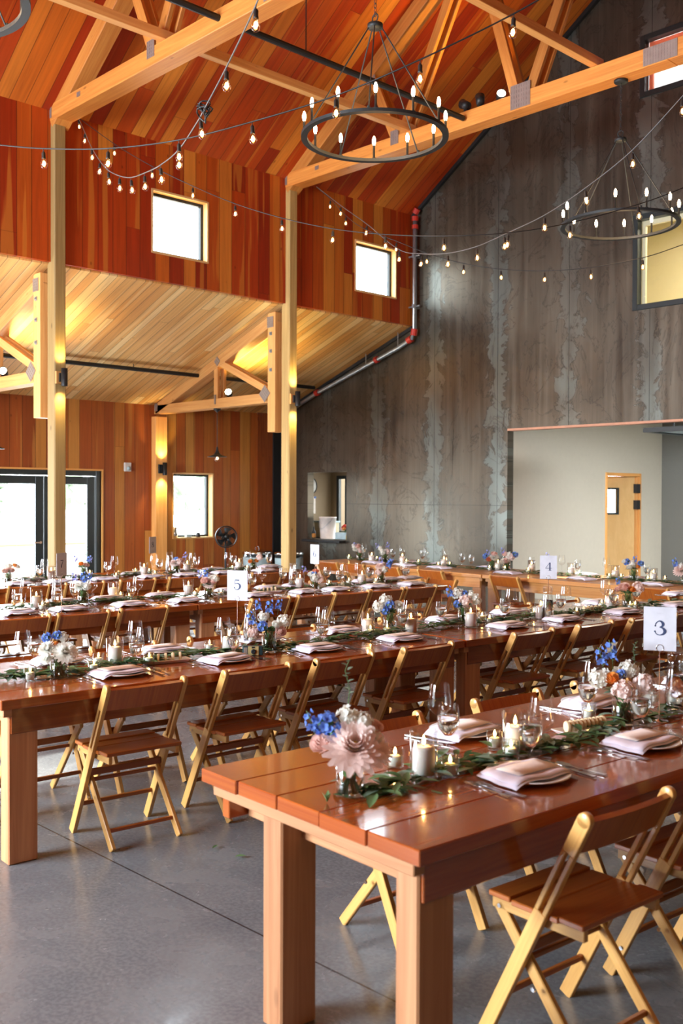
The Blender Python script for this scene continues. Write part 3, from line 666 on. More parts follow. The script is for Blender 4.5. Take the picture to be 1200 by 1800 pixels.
# ------------------------------------------------------------------ main trusses
def plate(par, x, y, z, w, h, rows=5, diamond=False, name='connector_plate'):
    mb = MB()
    s = .7071
    ax = ((s, 0, s), (0, 1, 0), (-s, 0, s)) if diamond else ((1, 0, 0), (0, 1, 0), (0, 0, 1))
    mb.obox((x, y-.002, z), ax, (w/2, .003, h/2))
    ax0, ax2 = Vector(ax[0]), Vector(ax[2])
    n = max(3, int(w/.03))
    for i in range(n):
        for j in range(rows):
            c = Vector((x, y-.006, z))+ax0*(w*(i+.5)/n-w/2)+ax2*(h*(j+.5)/rows-h/2)
            mb.obox(c, ax, (.003, .002, h/rows*.3))
    mb.build(name, M['plate_steel'], par)
CB0, CB1 = 5.885, 6.07
def main_truss(i, y):
    lab = ['heavy timber roof truss nearest the steel wall', 'heavy timber roof truss above the left post and terrace doors', 'timber roof truss above the camera with the cut-off chandelier'][i] if i < 3 else '%s timber roof truss behind the camera' % NTH[i]
    t = thing('roof_truss', lab, 'roof truss', (0, y, 0))
    mb = MB()
    mb.box(XP-.16, RIDGE, -.01, .2, CB0, CB1); mb.box(RIDGE, 2*RIDGE-XP+.16, -.01, .2, CB0, CB1); mb.build('bottom_chord', M['truss'], t, .006)
    for sg in (1, -1):
        X = lambda x: x if sg > 0 else 2*RIDGE-x
        mb = MB(); a = (X(XP-.1), .095, roof_z(XP-.1)-.12+.02); b = (X(RIDGE), .095, roof_z(RIDGE)-.12+.02)
        mb.bar(a, b, .2, .2, side=(0, 1, 0)); mb.build('top_chord', M['truss'], t, .006)
        for (x0, x1) in ((-8.50, -8.92), (-8.45, -7.42), (-6.70, -7.30), (-6.55, -4.98)):
            for dy in (.03, .155):
                mb = MB(); mb.bar((X(x0), dy, CB1-.06), (X(x1), dy, roof_z(x1)-.2), .045, .12, side=(0, 1, 0)); mb.build('web', M['truss'], t, .004)
        for x, w, h in ((-8.5, .13, .17), (-6.63, .26, .26)): plate(t, X(x), -.011, CB1-.06+(.04 if h < .2 else .02), w, h)
        plate(t, X(-9.9), -.011, CB0+.12, .07, .05, 2); plate(t, X(XP-.09), -.011, CB0+.14, .1, .22)
        for x1 in (-8.92, -7.38): plate(t, X(x1), .028-.02, roof_z(x1)-.24, .14, .1)
    plate(t, -4.98, -.011, (CB0+CB1)/2, .36, .17, 6, name='splice_plate')
for i, y in enumerate(TRUSS_Y): main_truss(i, y)
# lengthwise bracing members lying on the bottom chords
for x, lab in ((-8.3, 'long pale timber brace running over the trusses, left one'), (-5.72, 'long pale timber brace running over the trusses, near the chandeliers'), (-3.1, 'long pale timber brace over the trusses, right of the picture')):
    t = thing('roof_brace', lab, 'roof brace', (x, 2.2, CB1)); mb = MB(); mb.box(-.045, .045, -7.0, 6.95, 0, .09); mb.build('beam', M['truss_pale'], t, .004)
# ------------------------------------------------------------------ aisle half-trusses
def aisle_truss(i, y):
    lab = ['pale half truss under the aisle ceiling by the small window', 'pale half truss under the aisle ceiling at the left picture edge', 'third pale half truss under the aisle ceiling, left of the picture', 'fourth pale half truss under the aisle ceiling'][i]
    t = thing('aisle_truss', lab, 'roof truss', (0, y, 0)); xo = XO+.0
    mb = MB(); mb.box(xo, -10.86, -.01, .17, 2.975, 3.115); mb.build('bottom_chord', M['truss_pale'], t, .004)
    mb = MB(); mb.bar((xo+.02, .08, aisle_z(xo+.02)-.085), (-10.72, .08, aisle_z(-10.72)-.085), .18, .15); mb.build('top_chord', M['truss_pale'], t, .004)
    mb = MB(); mb.box(-10.86, -10.70, -.05, .13, 2.56, 4.21); mb.build('end_upright', M['truss_pale'], t, .004)
    for dy in (.02, .14):
        mb = MB(); mb.bar((-12.08, dy, 3.66), (-10.86, dy, 3.12), .045, .10); mb.build('web', M['truss_pale'], t, .003)
        mb = MB(); mb.bar((-12.12, dy, 3.10), (-12.12, dy, 3.62), .045, .09); mb.build('web', M['truss_pale'], t, .003)
    plate(t, -10.80, -.052, 4.08, .13, .15); plate(t, -10.92, -.052, 3.10, .17, .17, 5, True); plate(t, -13.68, -.012, 3.08, .08, .12); plate(t, -12.12, -.012, 3.1, .04, .14); plate(t, -12.07, -.012, 3.66, .1, .1, 4, True)
    for z in (3.92, 3.68, 3.42):
        mb = MB(); mb.obox((-10.79, -.055, z), ((1, 0, 0), (0, 1, 0), (0, 0, 1)), (.024, .004, .024)); mb.cyl((-10.79, -.075, z), (-10.79, -.055, z), .012, 8); mb.build('bolt', M['pipe'], t)
for i, y in enumerate(TRUSS_Y[:4]): aisle_truss(i, y)

# ------------------------------------------------------------------ sprinkler pipes
t = thing('ceiling_pipe', 'long thin dark sprinkler pipe under the main roof boards', 'pipe', (-7.4, 6, 5.98))
mb = MB(); mb.cyl((0, -9, 0), (0, 3.0, 0), .032, 10); mb.build('pipe', M['black'], t)
for y in (-6, -2.8, .6): mb = MB(); mb.cyl((0, y, 0), (0, y, roof_z(-7.4)-5.98), .006, 6); mb.build('hanger', M['black'], t)
t = thing('aisle_pipe', 'dark sprinkler pipe crossing under the pale aisle ceiling', 'pipe', (-12.55, 6, 3.49))
mb = MB(); mb.cyl((0, -9, 0), (0, 5.4, 0), .03, 10); mb.build('pipe', M['black'], t)
for y in (-4, -1.2, 1.9, 4.6): mb = MB(); mb.cyl((0, y, 0), (0, y, aisle_z(-12.55)-3.49), .006, 6); mb.build('hanger', M['black'], t)
t = thing('wall_pipe', 'silver sprinkler pipe with red couplings in the corner of the steel wall', 'pipe', (-10.42, YS-.1, 4.1))
Z = lambda z: z-4.1
mb = MB(); mb.tube([(0, 0, Z(5.95)), (0, 0, Z(4.22)), (-.06, 0, Z(4.1)), (-.35, 0, Z(3.98)), (-2.2, 0, Z(3.42)), (-3.15, 0, Z(3.07))], .034, 10); mb.build('pipe', M['pipe'], t)
for a, b in (((0, 0, Z(6.0)), (.05, 0, Z(6.06))), ((0, 0, Z(5.88)), (0, 0, Z(5.95))), ((0, 0, Z(5.76)), (0, 0, Z(5.82))), ((0, 0, Z(4.24)), (-.02, 0, Z(4.14))), ((-.06, 0, Z(4.10)), (-.14, 0, Z(4.07))), ((-.78, 0, Z(3.852)), (-.84, 0, Z(3.834))), ((-2.17, 0, Z(3.43)), (-2.24, 0, Z(3.41)))):
    mb = MB(); mb.cyl(a, b, .052, 12); mb.build('coupling', M['red'], t)
for z in (5.35, 4.58):
    mb = MB(); mb.cyl((-.12, .0, Z(z)), (.1, .0, Z(z)), .014, 8); mb.box(-.02, .02, -.045, .1, Z(z)-.03, Z(z)+.03); mb.build('clamp', M['pipe'], t)
for x in (-.35, -1.05):
    mb = MB(); mb.cyl((x, 0, Z(3.98-(abs(x)-.35)*.3)), (x, 0, Z(aisle_z(-10.42+x)-.0)), .006, 6); mb.build('hanger', M['pipe'], t)
# ------------------------------------------------------------------ sconces, pendants, spotlights
GW = (1.0, .74, .28)
def sconce(label, x, y, z, m_block):
    t = thing('wall_sconce', label, 'wall lamp', (x, y, z))
    mb = MB(); mb.box(0, .03, -.065, .065, -.07, .07); mb.build('backing_block', m_block, t, .003)
    mb = MB(); mb.box(.03, .06, -.035, .035, -.05, .05); mb.build('bracket', M['black'], t)
    mb = MB(); mb.lathe([(.036, -.1), (.036, .1), (.03, .1), (.03, -.1), (.036, -.1)], 20, (.095, .0, 0)); mb.build('shade', M['black'], t)
    mb = MB(); mb.lathe([(0, -.085), (.029, -.085)], 16, (.095, 0, 0)); mb.lathe([(.029, .085), (0, .085)], 16, (.095, 0, 0)); mb.build('lamp', M['spot_face'], t)
    spot('sconce_down', (x+.1, y, z-.12), (-.32, 0, -1), 26, GW, 1.5, .8); spot('sconce_up', (x+.1, y, z+.12), (-.32, 0, 1), 26, GW, 1.5, .8)
sconce('black cylinder sconce glowing on the timber post before the terrace doors', XP, TRUSS_Y[1]+.072, 3.0, M['oak_trim'])
sconce('black cylinder sconce glowing on the timber post by the steel wall', XP, TRUSS_Y[0]+.072, 3.0, M['oak_trim'])
sconce('black cylinder sconce on the orange pilaster left of the small window', XO+.12, 9.09, 2.1, M['black'])
def pendant(label, x, y):
    t = thing('pendant_lamp', label, 'pendant lamp', (x, y, 2.975))
    mb = MB(); mb.lathe([(0, 0), (.055, 0), (.05, -.02), (.008, -.055), (0, -.055)], 18); mb.build('canopy', M['black'], t)
    mb = MB(); mb.cyl((0, 0, -.05), (0, 0, -.6), .004, 6); mb.build('cord', M['black'], t)
    mb = MB(); mb.lathe([(.012, -.57), (.02, -.62), (.035, -.66), (.065, -.69), (.145, -.715), (.148, -.722), (.14, -.722), (.06, -.70), (.028, -.66), (.012, -.62)], 24); mb.build('shade', M['black'], t)
    mb = MB(); mb.ball((0, 0, -.745), .045, 14, 9); b = mb.build('globe', M['bulb_glass'], t); mb = MB(); mb.ball((0, 0, -.74), .018, 8, 6); mb.build('filament', M['lamp_bulb'], b)
pendant('black cone pendant lamp hanging near the small outer window', -12.19, 9.12)
pendant('black cone pendant lamp cut by the left picture edge', -12.19, 5.63)
def spotlight(label, x, y, z, tilt, col=M['spot_face']):
    t = thing('spotlight', label, 'spotlight', (x, y, z))
    d = Vector(tilt).normalized()
    mb = MB(); mb.cyl((0, 0, 0), (0, 0, .05), .012, 8); mb.build('stem', M['black'], t)
    c = Vector((0, 0, .08)); mb = MB(); mb.lathe([(0, -.07), (.045, -.07), (.055, .05), (.049, .05), (.049, .03), (0, .03)], 18, c, axis=d); mb.build('head', M['black'], t)
    mb = MB(); mb.lathe([(.048, .04), (0, .04)], 18, c, axis=d); mb.build('lens', col, t)
spotlight('small round spotlight on the aisle truss, its white face towards us', -11.95, 9.15, 3.115, (.8, -.9, .35))
spotlight('small round spotlight on the aisle truss at the left picture edge', -11.95, 5.66, 3.115, (.9, -.7, .35))
spot('aisle_uplight', (-11.8, 9.4, 3.25), (-.05, .25, 1), 110, (1, .68, .18), 2.4, 1.0, .05); spot('aisle_uplight', (-11.8, 5.9, 3.25), (-.05, .25, 1), 110, (1, .68, .18), 2.2, 1.0, .05)
spotlight('amber spotlight on top of the truss nearest the steel wall', -6.97, 9.13, CB1, (.7, -.7, .25), M['spot_face'])
spotlight('dark spotlight on top of the truss, left of the amber one', -7.2, 9.05, CB1, (-.4, .4, 1.0), M['black'])
spotlight('dark spotlight on the truss beside the ceiling pipe end', -7.42, 9.05, CB1, (-1, .2, .6), M['black'])
spot('truss_uplight', (-6.97, 9.15, CB1+.2), (-.5, -.1, 1), 110, (1, .66, .16), 2.0, 1.0, .05)
spot('truss_uplight', (-6.97, 5.67, CB1+.2), (-.5, -.1, 1), 110, (1, .66, .16), 2.0, 1.0, .05)
t = thing('exit_sensor', 'small white box fixture on the outer wall right of the terrace doors', 'sensor', (XO, 8.53, 2.05))
mb = MB(); mb.box(0, .04, -.06, .06, 0, .14); mb.build('case', M['white_wall'], t, .008); mb = MB(); mb.ball((.05, 0, .05), .03, 10, 7); mb.build('lens', M['tray_blue'], t)
# items on the sill of the small window
for i, (y, m, h, lab) in enumerate(((9.46, 'chrome', .17, 'small chrome jug on the left end of the window sill'), (9.72, 'tray_blue', .05, 'small blue box on the window sill'), (9.92, 'black', .07, 'small dark pot on the right of the window sill'))):
    t = thing(['jug', 'small_box', 'pot'][i], lab, ['jug', 'box', 'pot'][i], (XO-.04, y, .99)); mb = MB()
    if i == 1: mb.box(-.03, .03, -.05, .05, 0, h)
    else: mb.lathe([(0, 0), (.038, 0), (.045, h*.4), (.028, h*.8), (.034, h), (.03, h), (.024, h*.8), (0, h*.3)], 16)
    mb.build('body', M[m], t)
# ------------------------------------------------------------------ chandeliers
def chandelier(label, x, y, ztop, zr, R=.585, rot=0.0, up=5.885):
    t = thing('ring_chandelier', label, 'chandelier', (x, y, ztop), rot)
    z0 = zr-ztop; hub = z0+.86
    mb = MB(); mb.lathe([(0, 0), (.07, 0), (.07, -.02), (.06, -.03), (0, -.03)], 24); mb.build('canopy', M['iron'], t)
    mb = MB(); zz = -.03; k = 0
    while zz > hub+.09:
        n = 10; a = [(0.011*math.cos(2*PI*j/n), 0, zz-.02+.02*math.sin(2*PI*j/n)) if k % 2 else (0, .011*math.cos(2*PI*j/n), zz-.02+.02*math.sin(2*PI*j/n)) for j in range(n+1)]
        mb.tube(a, .0028, 4); zz -= .033; k += 1
    mb.build('chain', M['iron'], t)
    mb = MB(); mb.tube([(.03*math.cos(2*PI*j/14), 0, hub+.06+.03*math.sin(2*PI*j/14)) for j in range(15)], .005, 6); mb.build('loop', M['iron'], t)
    mb = MB(); mb.lathe([(0, .03), (.02, .03), (.035, .015), (.06, .01), (.06, -.02), (.03, -.03), (0, -.03)], 16, (0, 0, hub)); mb.build('hub', M['iron'], t)
    mb = MB(); mb.lathe([(R-.048, -.012), (R, -.012), (R, .012), (R-.048, .012), (R-.048, -.012)], 72); 
    mb.v = [v+Vector((0, 0, z0)) for v in mb.v]; mb.sm = [False]*len(mb.sm); mb.build('ring', M['iron'], t)
    for j in range(5):
        a = 2*PI*(j+.3)/5; mb = MB(); mb.cyl((.04*math.cos(a), .04*math.sin(a), hub), ((R-.03)*math.cos(a), (R-.03)*math.sin(a), z0+.01), .0055, 8); mb.cyl(((R-.03)*math.cos(a), (R-.03)*math.sin(a), z0+.01), ((R-.03)*math.cos(a), (R-.03)*math.sin(a), z0+.035), .011, 8); mb.build('rod', M['iron'], t)
    for j in range(12):
        a = 2*PI*(j+.5)/12; p = Vector(((R-.024)*math.cos(a), (R-.024)*math.sin(a), z0))
        mb = MB(); mb.lathe([(0, .012), (.018, .012), (.018, .02), (.0095, .022), (.0095, .125), (0, .125)], 12, p); c = mb.build('candle_tube', M['iron'], t)
        mb = MB(); mb.lathe([(0, .125), (.009, .126), (.015, .150), (.0145, .175), (.006, .20), (0, .204)], 10, p); mb.build('bulb', M['lamp_bulb'], c)
    l = bpy.data.lights.new('chandelier_glow', 'POINT'); l.energy = 30; l.color = (1, .62, .3); l.shadow_soft_size = .35
    o = bpy.data.objects.new('chandelier_glow', l); o.location = (x, y, zr+.17); C.objects.link(o)
chandelier('black iron ring chandelier hanging in front of the steel wall', -5.47, 9.14, 5.885, 4.43, .59, .2)
chandelier('large black iron ring chandelier at the upper middle', -5.52, 5.64, 5.885, 4.46, .572, .0)
chandelier('black ring chandelier cut off by the top left corner', -5.58, 2.16, 5.885, 4.40, .585, .1)

# measured layout: (s, t) metres in the tables' own frame, s across the rows, t along them
ROWS = {"A": {"pn": [[2.064, 2.567], [2.075, 3.239]], "pf": [[2.737, 2.856], [2.704, 3.666], [2.799, 4.491]], "gob": [[2.479, 2.593], [2.195, 2.699], [2.518, 3.46], [2.217, 3.387]], "wine": [[2.615, 2.689], [2.22, 2.785], [2.57, 3.571], [2.276, 3.496]], "hur": [[2.322, 2.315], [2.323, 2.771]], "vot": [[2.461, 2.319], [2.272, 2.387], [2.417, 2.77], [2.281, 2.7], [2.483, 3.42]], "vase": [[2.322, 2.001], [2.363, 3.485]], "dish": [[2.371, 3.243]], "carafe": [[2.36, 3.864]], "card": [[2.294, 3.634]], "gar": [[2.264, 2.007], [2.285, 2.168], [2.32, 2.381], [2.308, 2.562], [2.308, 2.8], [2.27, 2.911], [2.268, 3.181], [2.338, 3.468], [2.34, 3.888]]}, "B": {"pn": [[4.622, 2.448], [4.637, 3.103], [4.643, 3.751], [4.649, 4.425], [4.623, 5.44], [4.624, 6.061], [4.629, 6.815], [4.636, 7.601]], "pf": [[5.188, 2.362], [5.175, 2.987], [5.266, 3.697], [5.151, 4.357], [5.215, 5.375], [5.202, 6.093], [5.257, 7.252], [5.18, 8.491]], "gob": [[5.071, 2.189], [4.738, 2.6], [4.663, 3.163], [4.733, 3.856], [4.812, 4.601], [4.962, 5.114], [4.831, 5.64], [4.795, 6.243], [4.77, 6.891], [4.902, 7.407]], "wine": [[4.981, 2.083], [4.745, 2.647], [5.006, 2.739], [4.834, 3.208], [4.768, 3.924], [4.924, 4.002], [4.869, 4.708], [4.984, 5.89], [4.864, 6.396], [5.015, 7.123]], "hur": [[4.906, 2.562], [4.85, 3.254], [4.978, 4.438], [4.819, 4.681], [4.79, 5.231], [4.776, 5.981], [4.886, 7.01]], "vot": [[4.76, 2.028], [4.769, 2.372], [4.962, 2.494], [4.792, 2.704], [4.992, 3.214], [5.099, 3.589], [4.898, 4.538], [4.906, 4.398], [4.957, 5.535], [4.813, 5.453], [4.9, 6.054], [4.719, 6.339], [4.955, 6.991], [4.735, 7.067], [4.709, 7.099]], "vase": [[4.743, 2.171], [4.791, 3.498], [5.054, 4.709], [4.972, 5.358], [4.82, 7.161]], "dish": [[4.817, 2.82], [4.83, 6.687]], "carafe": [[5.123, 3.597], [4.722, 5.993]], "card": [[5.0, 3.415], [4.855, 6.168]], "camera": [[4.73, 3.337]], "tin": [[4.717, 3.452]], "gar": [[4.852, 1.914], [4.821, 2.075], [4.812, 2.345], [4.821, 2.611], [4.909, 3.017], [4.86, 3.175], [4.787, 3.608], [4.868, 4.072], [4.845, 4.388], [4.906, 4.754], [4.922, 5.216], [4.827, 5.592], [4.894, 6.061], [4.777, 6.325], [4.798, 6.792], [4.785, 7.413], [4.756, 7.887]]}, "C": {"pn": [[7.577, 3.101], [7.553, 3.51], [7.61, 4.053], [7.595, 4.592], [7.527, 5.328], [7.574, 5.888], [7.488, 6.282], [7.559, 6.79], [7.59, 7.287]], "pf": [[8.42, 3.702], [8.272, 4.13], [8.262, 4.65], [8.258, 5.393], [8.135, 5.847], [8.27, 6.194], [8.254, 7.124], [8.187, 7.454], [8.055, 7.75]], "gob": [[7.675, 3.164], [7.944, 3.774], [7.731, 4.192], [7.853, 5.532], [8.263, 6.203], [8.141, 6.69], [7.66, 6.455], [7.867, 7.042], [7.789, 7.486]], "wine": [[8.112, 3.417], [7.979, 3.952], [7.781, 4.279], [7.88, 5.498], [8.035, 5.775], [8.074, 6.233], [7.88, 6.695], [7.94, 6.948], [7.968, 7.615]], "hur": [[7.773, 3.364], [8.085, 4.206], [7.896, 4.857], [7.867, 6.931], [7.903, 6.144]], "vot": [[7.925, 3.305], [7.629, 3.349], [7.801, 3.463], [8.001, 4.233], [7.869, 4.245], [7.644, 4.766], [7.671, 5.059], [7.823, 6.451], [7.899, 6.779], [7.68, 6.953]], "vase": [[7.858, 3.81], [7.609, 4.892], [7.623, 6.108], [7.794, 7.136]], "dish": [[7.718, 5.613]], "carafe": [[7.91, 3.601], [7.994, 6.129]], "card": [[7.353, 3.385], [7.271, 5.826]], "gar": [[7.758, 3.06], [7.762, 3.247], [7.818, 3.51], [7.847, 3.825], [7.865, 4.097], [7.769, 4.372], [7.724, 4.745], [7.701, 5.278], [7.803, 5.879], [7.693, 6.214], [7.724, 6.683], [7.721, 7.23]]}, "D": {"pn": [[10.056, 4.116], [9.982, 4.545], [10.037, 5.065], [9.89, 5.63], [9.944, 6.087], [9.985, 6.593], [9.882, 7.17]], "pf": [[11.105, 4.447], [10.821, 5.085], [10.909, 5.682], [10.949, 6.4], [10.66, 6.778], [10.749, 7.157], [10.399, 7.616]], "gob": [[10.224, 4.464], [10.267, 5.271], [10.351, 5.974], [10.472, 6.553], [10.438, 7.068], [10.416, 7.593]], "wine": [[10.473, 4.624], [10.514, 5.483], [10.467, 5.966], [10.581, 6.565], [10.4, 6.959], [10.495, 7.322]], "hur": [[10.288, 4.619], [10.235, 5.709], [10.381, 6.37], [10.315, 7.069]], "vot": [[10.337, 4.437], [10.302, 4.723], [10.532, 5.189], [10.0, 5.236], [10.443, 5.714], [10.347, 5.838], [10.018, 5.724], [10.209, 6.897], [10.1, 7.039]], "vase": [[10.091, 4.07], [10.356, 5.027], [10.23, 6.131], [10.131, 7.153]], "dish": [], "carafe": [[10.354, 6.113]], "card": [[9.692, 5.51]], "gar": [[10.276, 4.054], [10.428, 4.682], [10.273, 5.007], [10.325, 5.592], [10.27, 6.079], [10.213, 6.589], [10.23, 7.18]]}, "E": {"pn": [[10.204, 9.133], [9.593, 9.197], [8.965, 9.327], [7.84, 9.385], [6.783, 9.522], [5.858, 9.514]], "pf": [[10.604, 9.818], [10.053, 9.924], [9.42, 9.977], [8.583, 9.827], [7.125, 10.025], [6.432, 9.848]], "gob": [[10.37, 9.71], [9.857, 9.785], [8.984, 9.643], [8.77, 9.582], [7.975, 9.969], [7.287, 9.959], [6.354, 9.949]], "wine": [[11.439, 9.827], [10.649, 9.759], [10.276, 10.042], [9.8, 9.86], [9.429, 9.964], [8.369, 9.776], [7.517, 10.102], [6.886, 10.055]], "hur": [[10.366, 9.309], [9.938, 9.485], [9.128, 9.454], [8.231, 9.477], [7.798, 9.587], [7.178, 9.54], [6.625, 9.598], [6.105, 9.539]], "vot": [[11.031, 9.466], [10.505, 9.53], [9.821, 9.448], [9.642, 9.497], [9.099, 9.32], [9.083, 9.513], [8.296, 9.394], [8.117, 9.472], [7.765, 9.483], [7.121, 9.613], [6.622, 9.476], [6.495, 9.516], [6.143, 9.491], [6.029, 9.637]], "vase": [[10.84, 9.505], [10.303, 9.593], [8.351, 9.321], [8.111, 9.634], [7.47, 9.72], [6.326, 9.491], [5.697, 9.391]], "dish": [], "carafe": [], "card": [], "gar": [[10.997, 9.297], [9.722, 9.207], [8.894, 9.42], [8.001, 9.472], [7.194, 9.519], [6.416, 9.496], [5.716, 9.476]]}}
# string light cords and lamp positions, metres
STRANDS = {"front": [[[-6.689, 2.905, 4.045], [-6.241, 2.935, 3.923], [-5.862, 3.039, 3.833], [-5.405, 3.225, 3.766], [-4.943, 3.417, 3.748], [-4.412, 3.537, 3.745], [-3.947, 3.734, 3.812], [-3.503, 3.91, 3.919], [-3.111, 4.179, 4.11], [-2.844, 4.316, 4.243]], [[-5.862, 3.039, 3.833], [-5.405, 3.225, 3.766], [-4.943, 3.417, 3.748], [-4.412, 3.537, 3.745], [-3.947, 3.734, 3.812], [-3.503, 3.91, 3.919], [-3.111, 4.179, 4.11]]], "hub": [[[-3.351, 2.769, 3.927], [-3.619, 2.923, 3.908], [-4.111, 3.13, 3.835], [-4.512, 3.289, 3.781], [-4.704, 3.378, 3.781], [-5.194, 3.59, 3.795], [-5.695, 3.792, 3.864], [-6.198, 3.992, 3.97], [-6.613, 4.14, 4.064], [-6.936, 4.239, 4.171], [-7.352, 4.386, 4.344], [-7.844, 4.601, 4.584], [-8.525, 4.91, 4.944], [-9.384, 5.326, 5.412], [-10.337, 5.789, 5.926]], [[-3.619, 2.923, 3.908], [-4.111, 3.13, 3.835], [-4.63, 3.344, 3.782], [-5.194, 3.59, 3.795], [-5.695, 3.792, 3.864], [-6.198, 3.992, 3.97], [-6.613, 4.14, 4.064], [-6.936, 4.239, 4.171], [-7.352, 4.386, 4.344], [-7.844, 4.601, 4.584], [-8.525, 4.91, 4.944], [-9.384, 5.326, 5.412], [-10.337, 5.789, 5.926]]], "middle": [[[-10.337, 5.789, 5.932], [-9.348, 5.652, 5.36], [-8.644, 5.654, 4.965], [-8.11, 5.771, 4.676], [-7.425, 5.755, 4.362], [-6.82, 5.803, 4.122], [-6.214, 5.852, 3.922], [-5.7, 5.952, 3.798], [-5.177, 6.061, 3.709], [-4.763, 6.349, 3.711], [-4.498, 6.771, 3.814], [-4.186, 7.245, 3.988], [-3.984, 7.603, 4.155], [-3.844, 7.898, 4.325]], [[-9.348, 5.652, 5.36], [-8.644, 5.654, 4.965], [-8.11, 5.771, 4.676], [-7.425, 5.755, 4.362], [-6.82, 5.803, 4.122], [-6.214, 5.852, 3.922], [-5.7, 5.952, 3.798], [-5.177, 6.061, 3.709], [-4.763, 6.349, 3.711], [-4.496, 6.775, 3.816], [-4.181, 7.253, 3.992]]], "cross": [[[-9.51, 8.666, 5.594], [-8.561, 8.198, 5.063], [-7.644, 7.699, 4.582], [-6.723, 7.203, 4.071], [-6.163, 6.915, 3.883], [-5.607, 6.625, 3.744], [-5.184, 6.487, 3.704], [-4.909, 6.486, 3.75], [-4.456, 6.382, 3.792], [-4.08, 6.342, 3.903], [-3.69, 6.319, 4.076], [-3.304, 6.294, 4.336], [-3.032, 6.293, 4.543]], [[-8.582, 8.209, 5.075], [-7.644, 7.699, 4.582], [-6.695, 7.19, 4.061], [-6.151, 6.909, 3.88], [-5.607, 6.625, 3.744], [-5.184, 6.487, 3.704], [-4.909, 6.486, 3.75], [-4.456, 6.382, 3.792], [-4.08, 6.342, 3.903], [-3.69, 6.319, 4.076], [-3.312, 6.294, 4.331]]], "back": [[[-9.509, 8.666, 5.587], [-9.236, 8.657, 5.378], [-8.812, 8.515, 5.061], [-8.445, 8.459, 4.825], [-7.972, 8.513, 4.603], [-7.531, 8.535, 4.395], [-7.051, 8.598, 4.212], [-6.648, 8.726, 4.107], [-6.148, 8.812, 4.023], [-5.706, 8.983, 4.014], [-5.238, 9.183, 4.067], [-4.912, 9.382, 4.175], [-4.594, 9.57, 4.29]], [[-9.236, 8.657, 5.378], [-8.812, 8.515, 5.061], [-7.972, 8.513, 4.603], [-7.531, 8.535, 4.395], [-7.051, 8.598, 4.212], [-6.648, 8.726, 4.107], [-6.148, 8.812, 4.023], [-5.706, 8.983, 4.014], [-5.238, 9.183, 4.067]]]}

# ------------------------------------------------------------------ farm tables
def farm_table(label, s0, t0, s1, t1, m_top, m_leg, facing='S', h=.76):
    """tabletop of planks running along the long side"""
    cx = stp((s0+s1)/2, (t0+t1)/2); long_t = facing == 'S'
    Ls = (t1-t0) if long_t else (s1-s0); Ws = (s1-s0) if long_t else (t1-t0)
    # local frame: x runs along the long side, y points to the far long side
    rz = math.atan2(Tv.y, Tv.x) if long_t else math.atan2(-Sv.y, -Sv.x)
    t = thing('farm_table', label, 'table', cx, rz)
    hl, hw = Ls/2, Ws/2; n = 5; pw = Ws/n
    mb = MB()
    for i in range(n):
        e0, e1 = random.uniform(0, .012), random.uniform(0, .012)
        mb.box(-hl+e0, hl-e1, -hw+i*pw+.002, -hw+(i+1)*pw-.002, h-.045, h, tint=random.uniform(.3, .9))
    mb.build('tabletop', m_top, t, .003)
    for sg in (-1, 1):
        mb = MB(); mb.box(-hl+.06, hl-.06, sg*(hw-.06)-.02, sg*(hw-.06)+.02, h-.165, h-.046); mb.build('apron', m_top, t, .003)
        mb = MB(); mb.box(sg*(hl-.045)-.022, sg*(hl-.045)+.022, -hw+.04, hw-.04, h-.085, h-.0455); mb.build('batten', m_leg, t, .003)
        mb = MB(); mb.box(sg*(hl-.15)-.02, sg*(hl-.15)+.02, -hw+.09, hw-.09, h-.165, h-.087); mb.build('cross_rail', m_leg, t, .003)
    near, far = (-hw+.06, -hw+.15), (-hw+.64, -hw+.74)
    near, far = ((-hw+.05, -hw+.14), (-hw+.65, -hw+.75))
    for sg in (-1, 1):
        for a, b in (near, far):
            x0, x1 = sorted((sg*(hl-.05), sg*(hl-.19)))
            mb = MB(); mb.box(x0, x1, a, b, 0, h-.0455); mb.build('leg', m_leg, t, .006)
    return t
T0 = {'A': (1.84, 2.874, 1.817), 'B': (4.37, 5.40, 1.73), 'C': (7.22, 8.25, 1.54), 'D': (9.66, 10.66, 1.76)}
TAB = {('A', 0): 'glossy red-brown plank table nearest the camera, its end corner in view', ('A', 1): 'plank table continuing the nearest row, mostly right of the picture',
       ('B', 0): 'long plank table at the left of the second row, white dahlias on it', ('B', 1): 'long plank table at the right of the second row, beyond the joint',
       ('C', 0): 'plank table at the left of the third row', ('C', 1): 'plank table at the right of the third row',
       ('D', 0): 'left plank table of the farthest row by the terrace doors', ('D', 1): 'right plank table of the farthest row by the trash bins'}
for r, (s0, s1, t0) in T0.items():
    for k in (0, 1): farm_table(TAB[(r, k)], s0, t0+k*3.003, s1, t0+k*3.003+3.0, M['table'], M['table_leg'])
farm_table('pale fir plank table at the right of the head row before the alcove', 5.0, 8.92, 8.0, 9.95, M['table_head'], M['table_head'], 'T')
farm_table('pale fir plank table at the left of the head row along the steel wall', 8.003, 8.92, 11.20, 9.95, M['table_head'], M['table_head'], 'T')

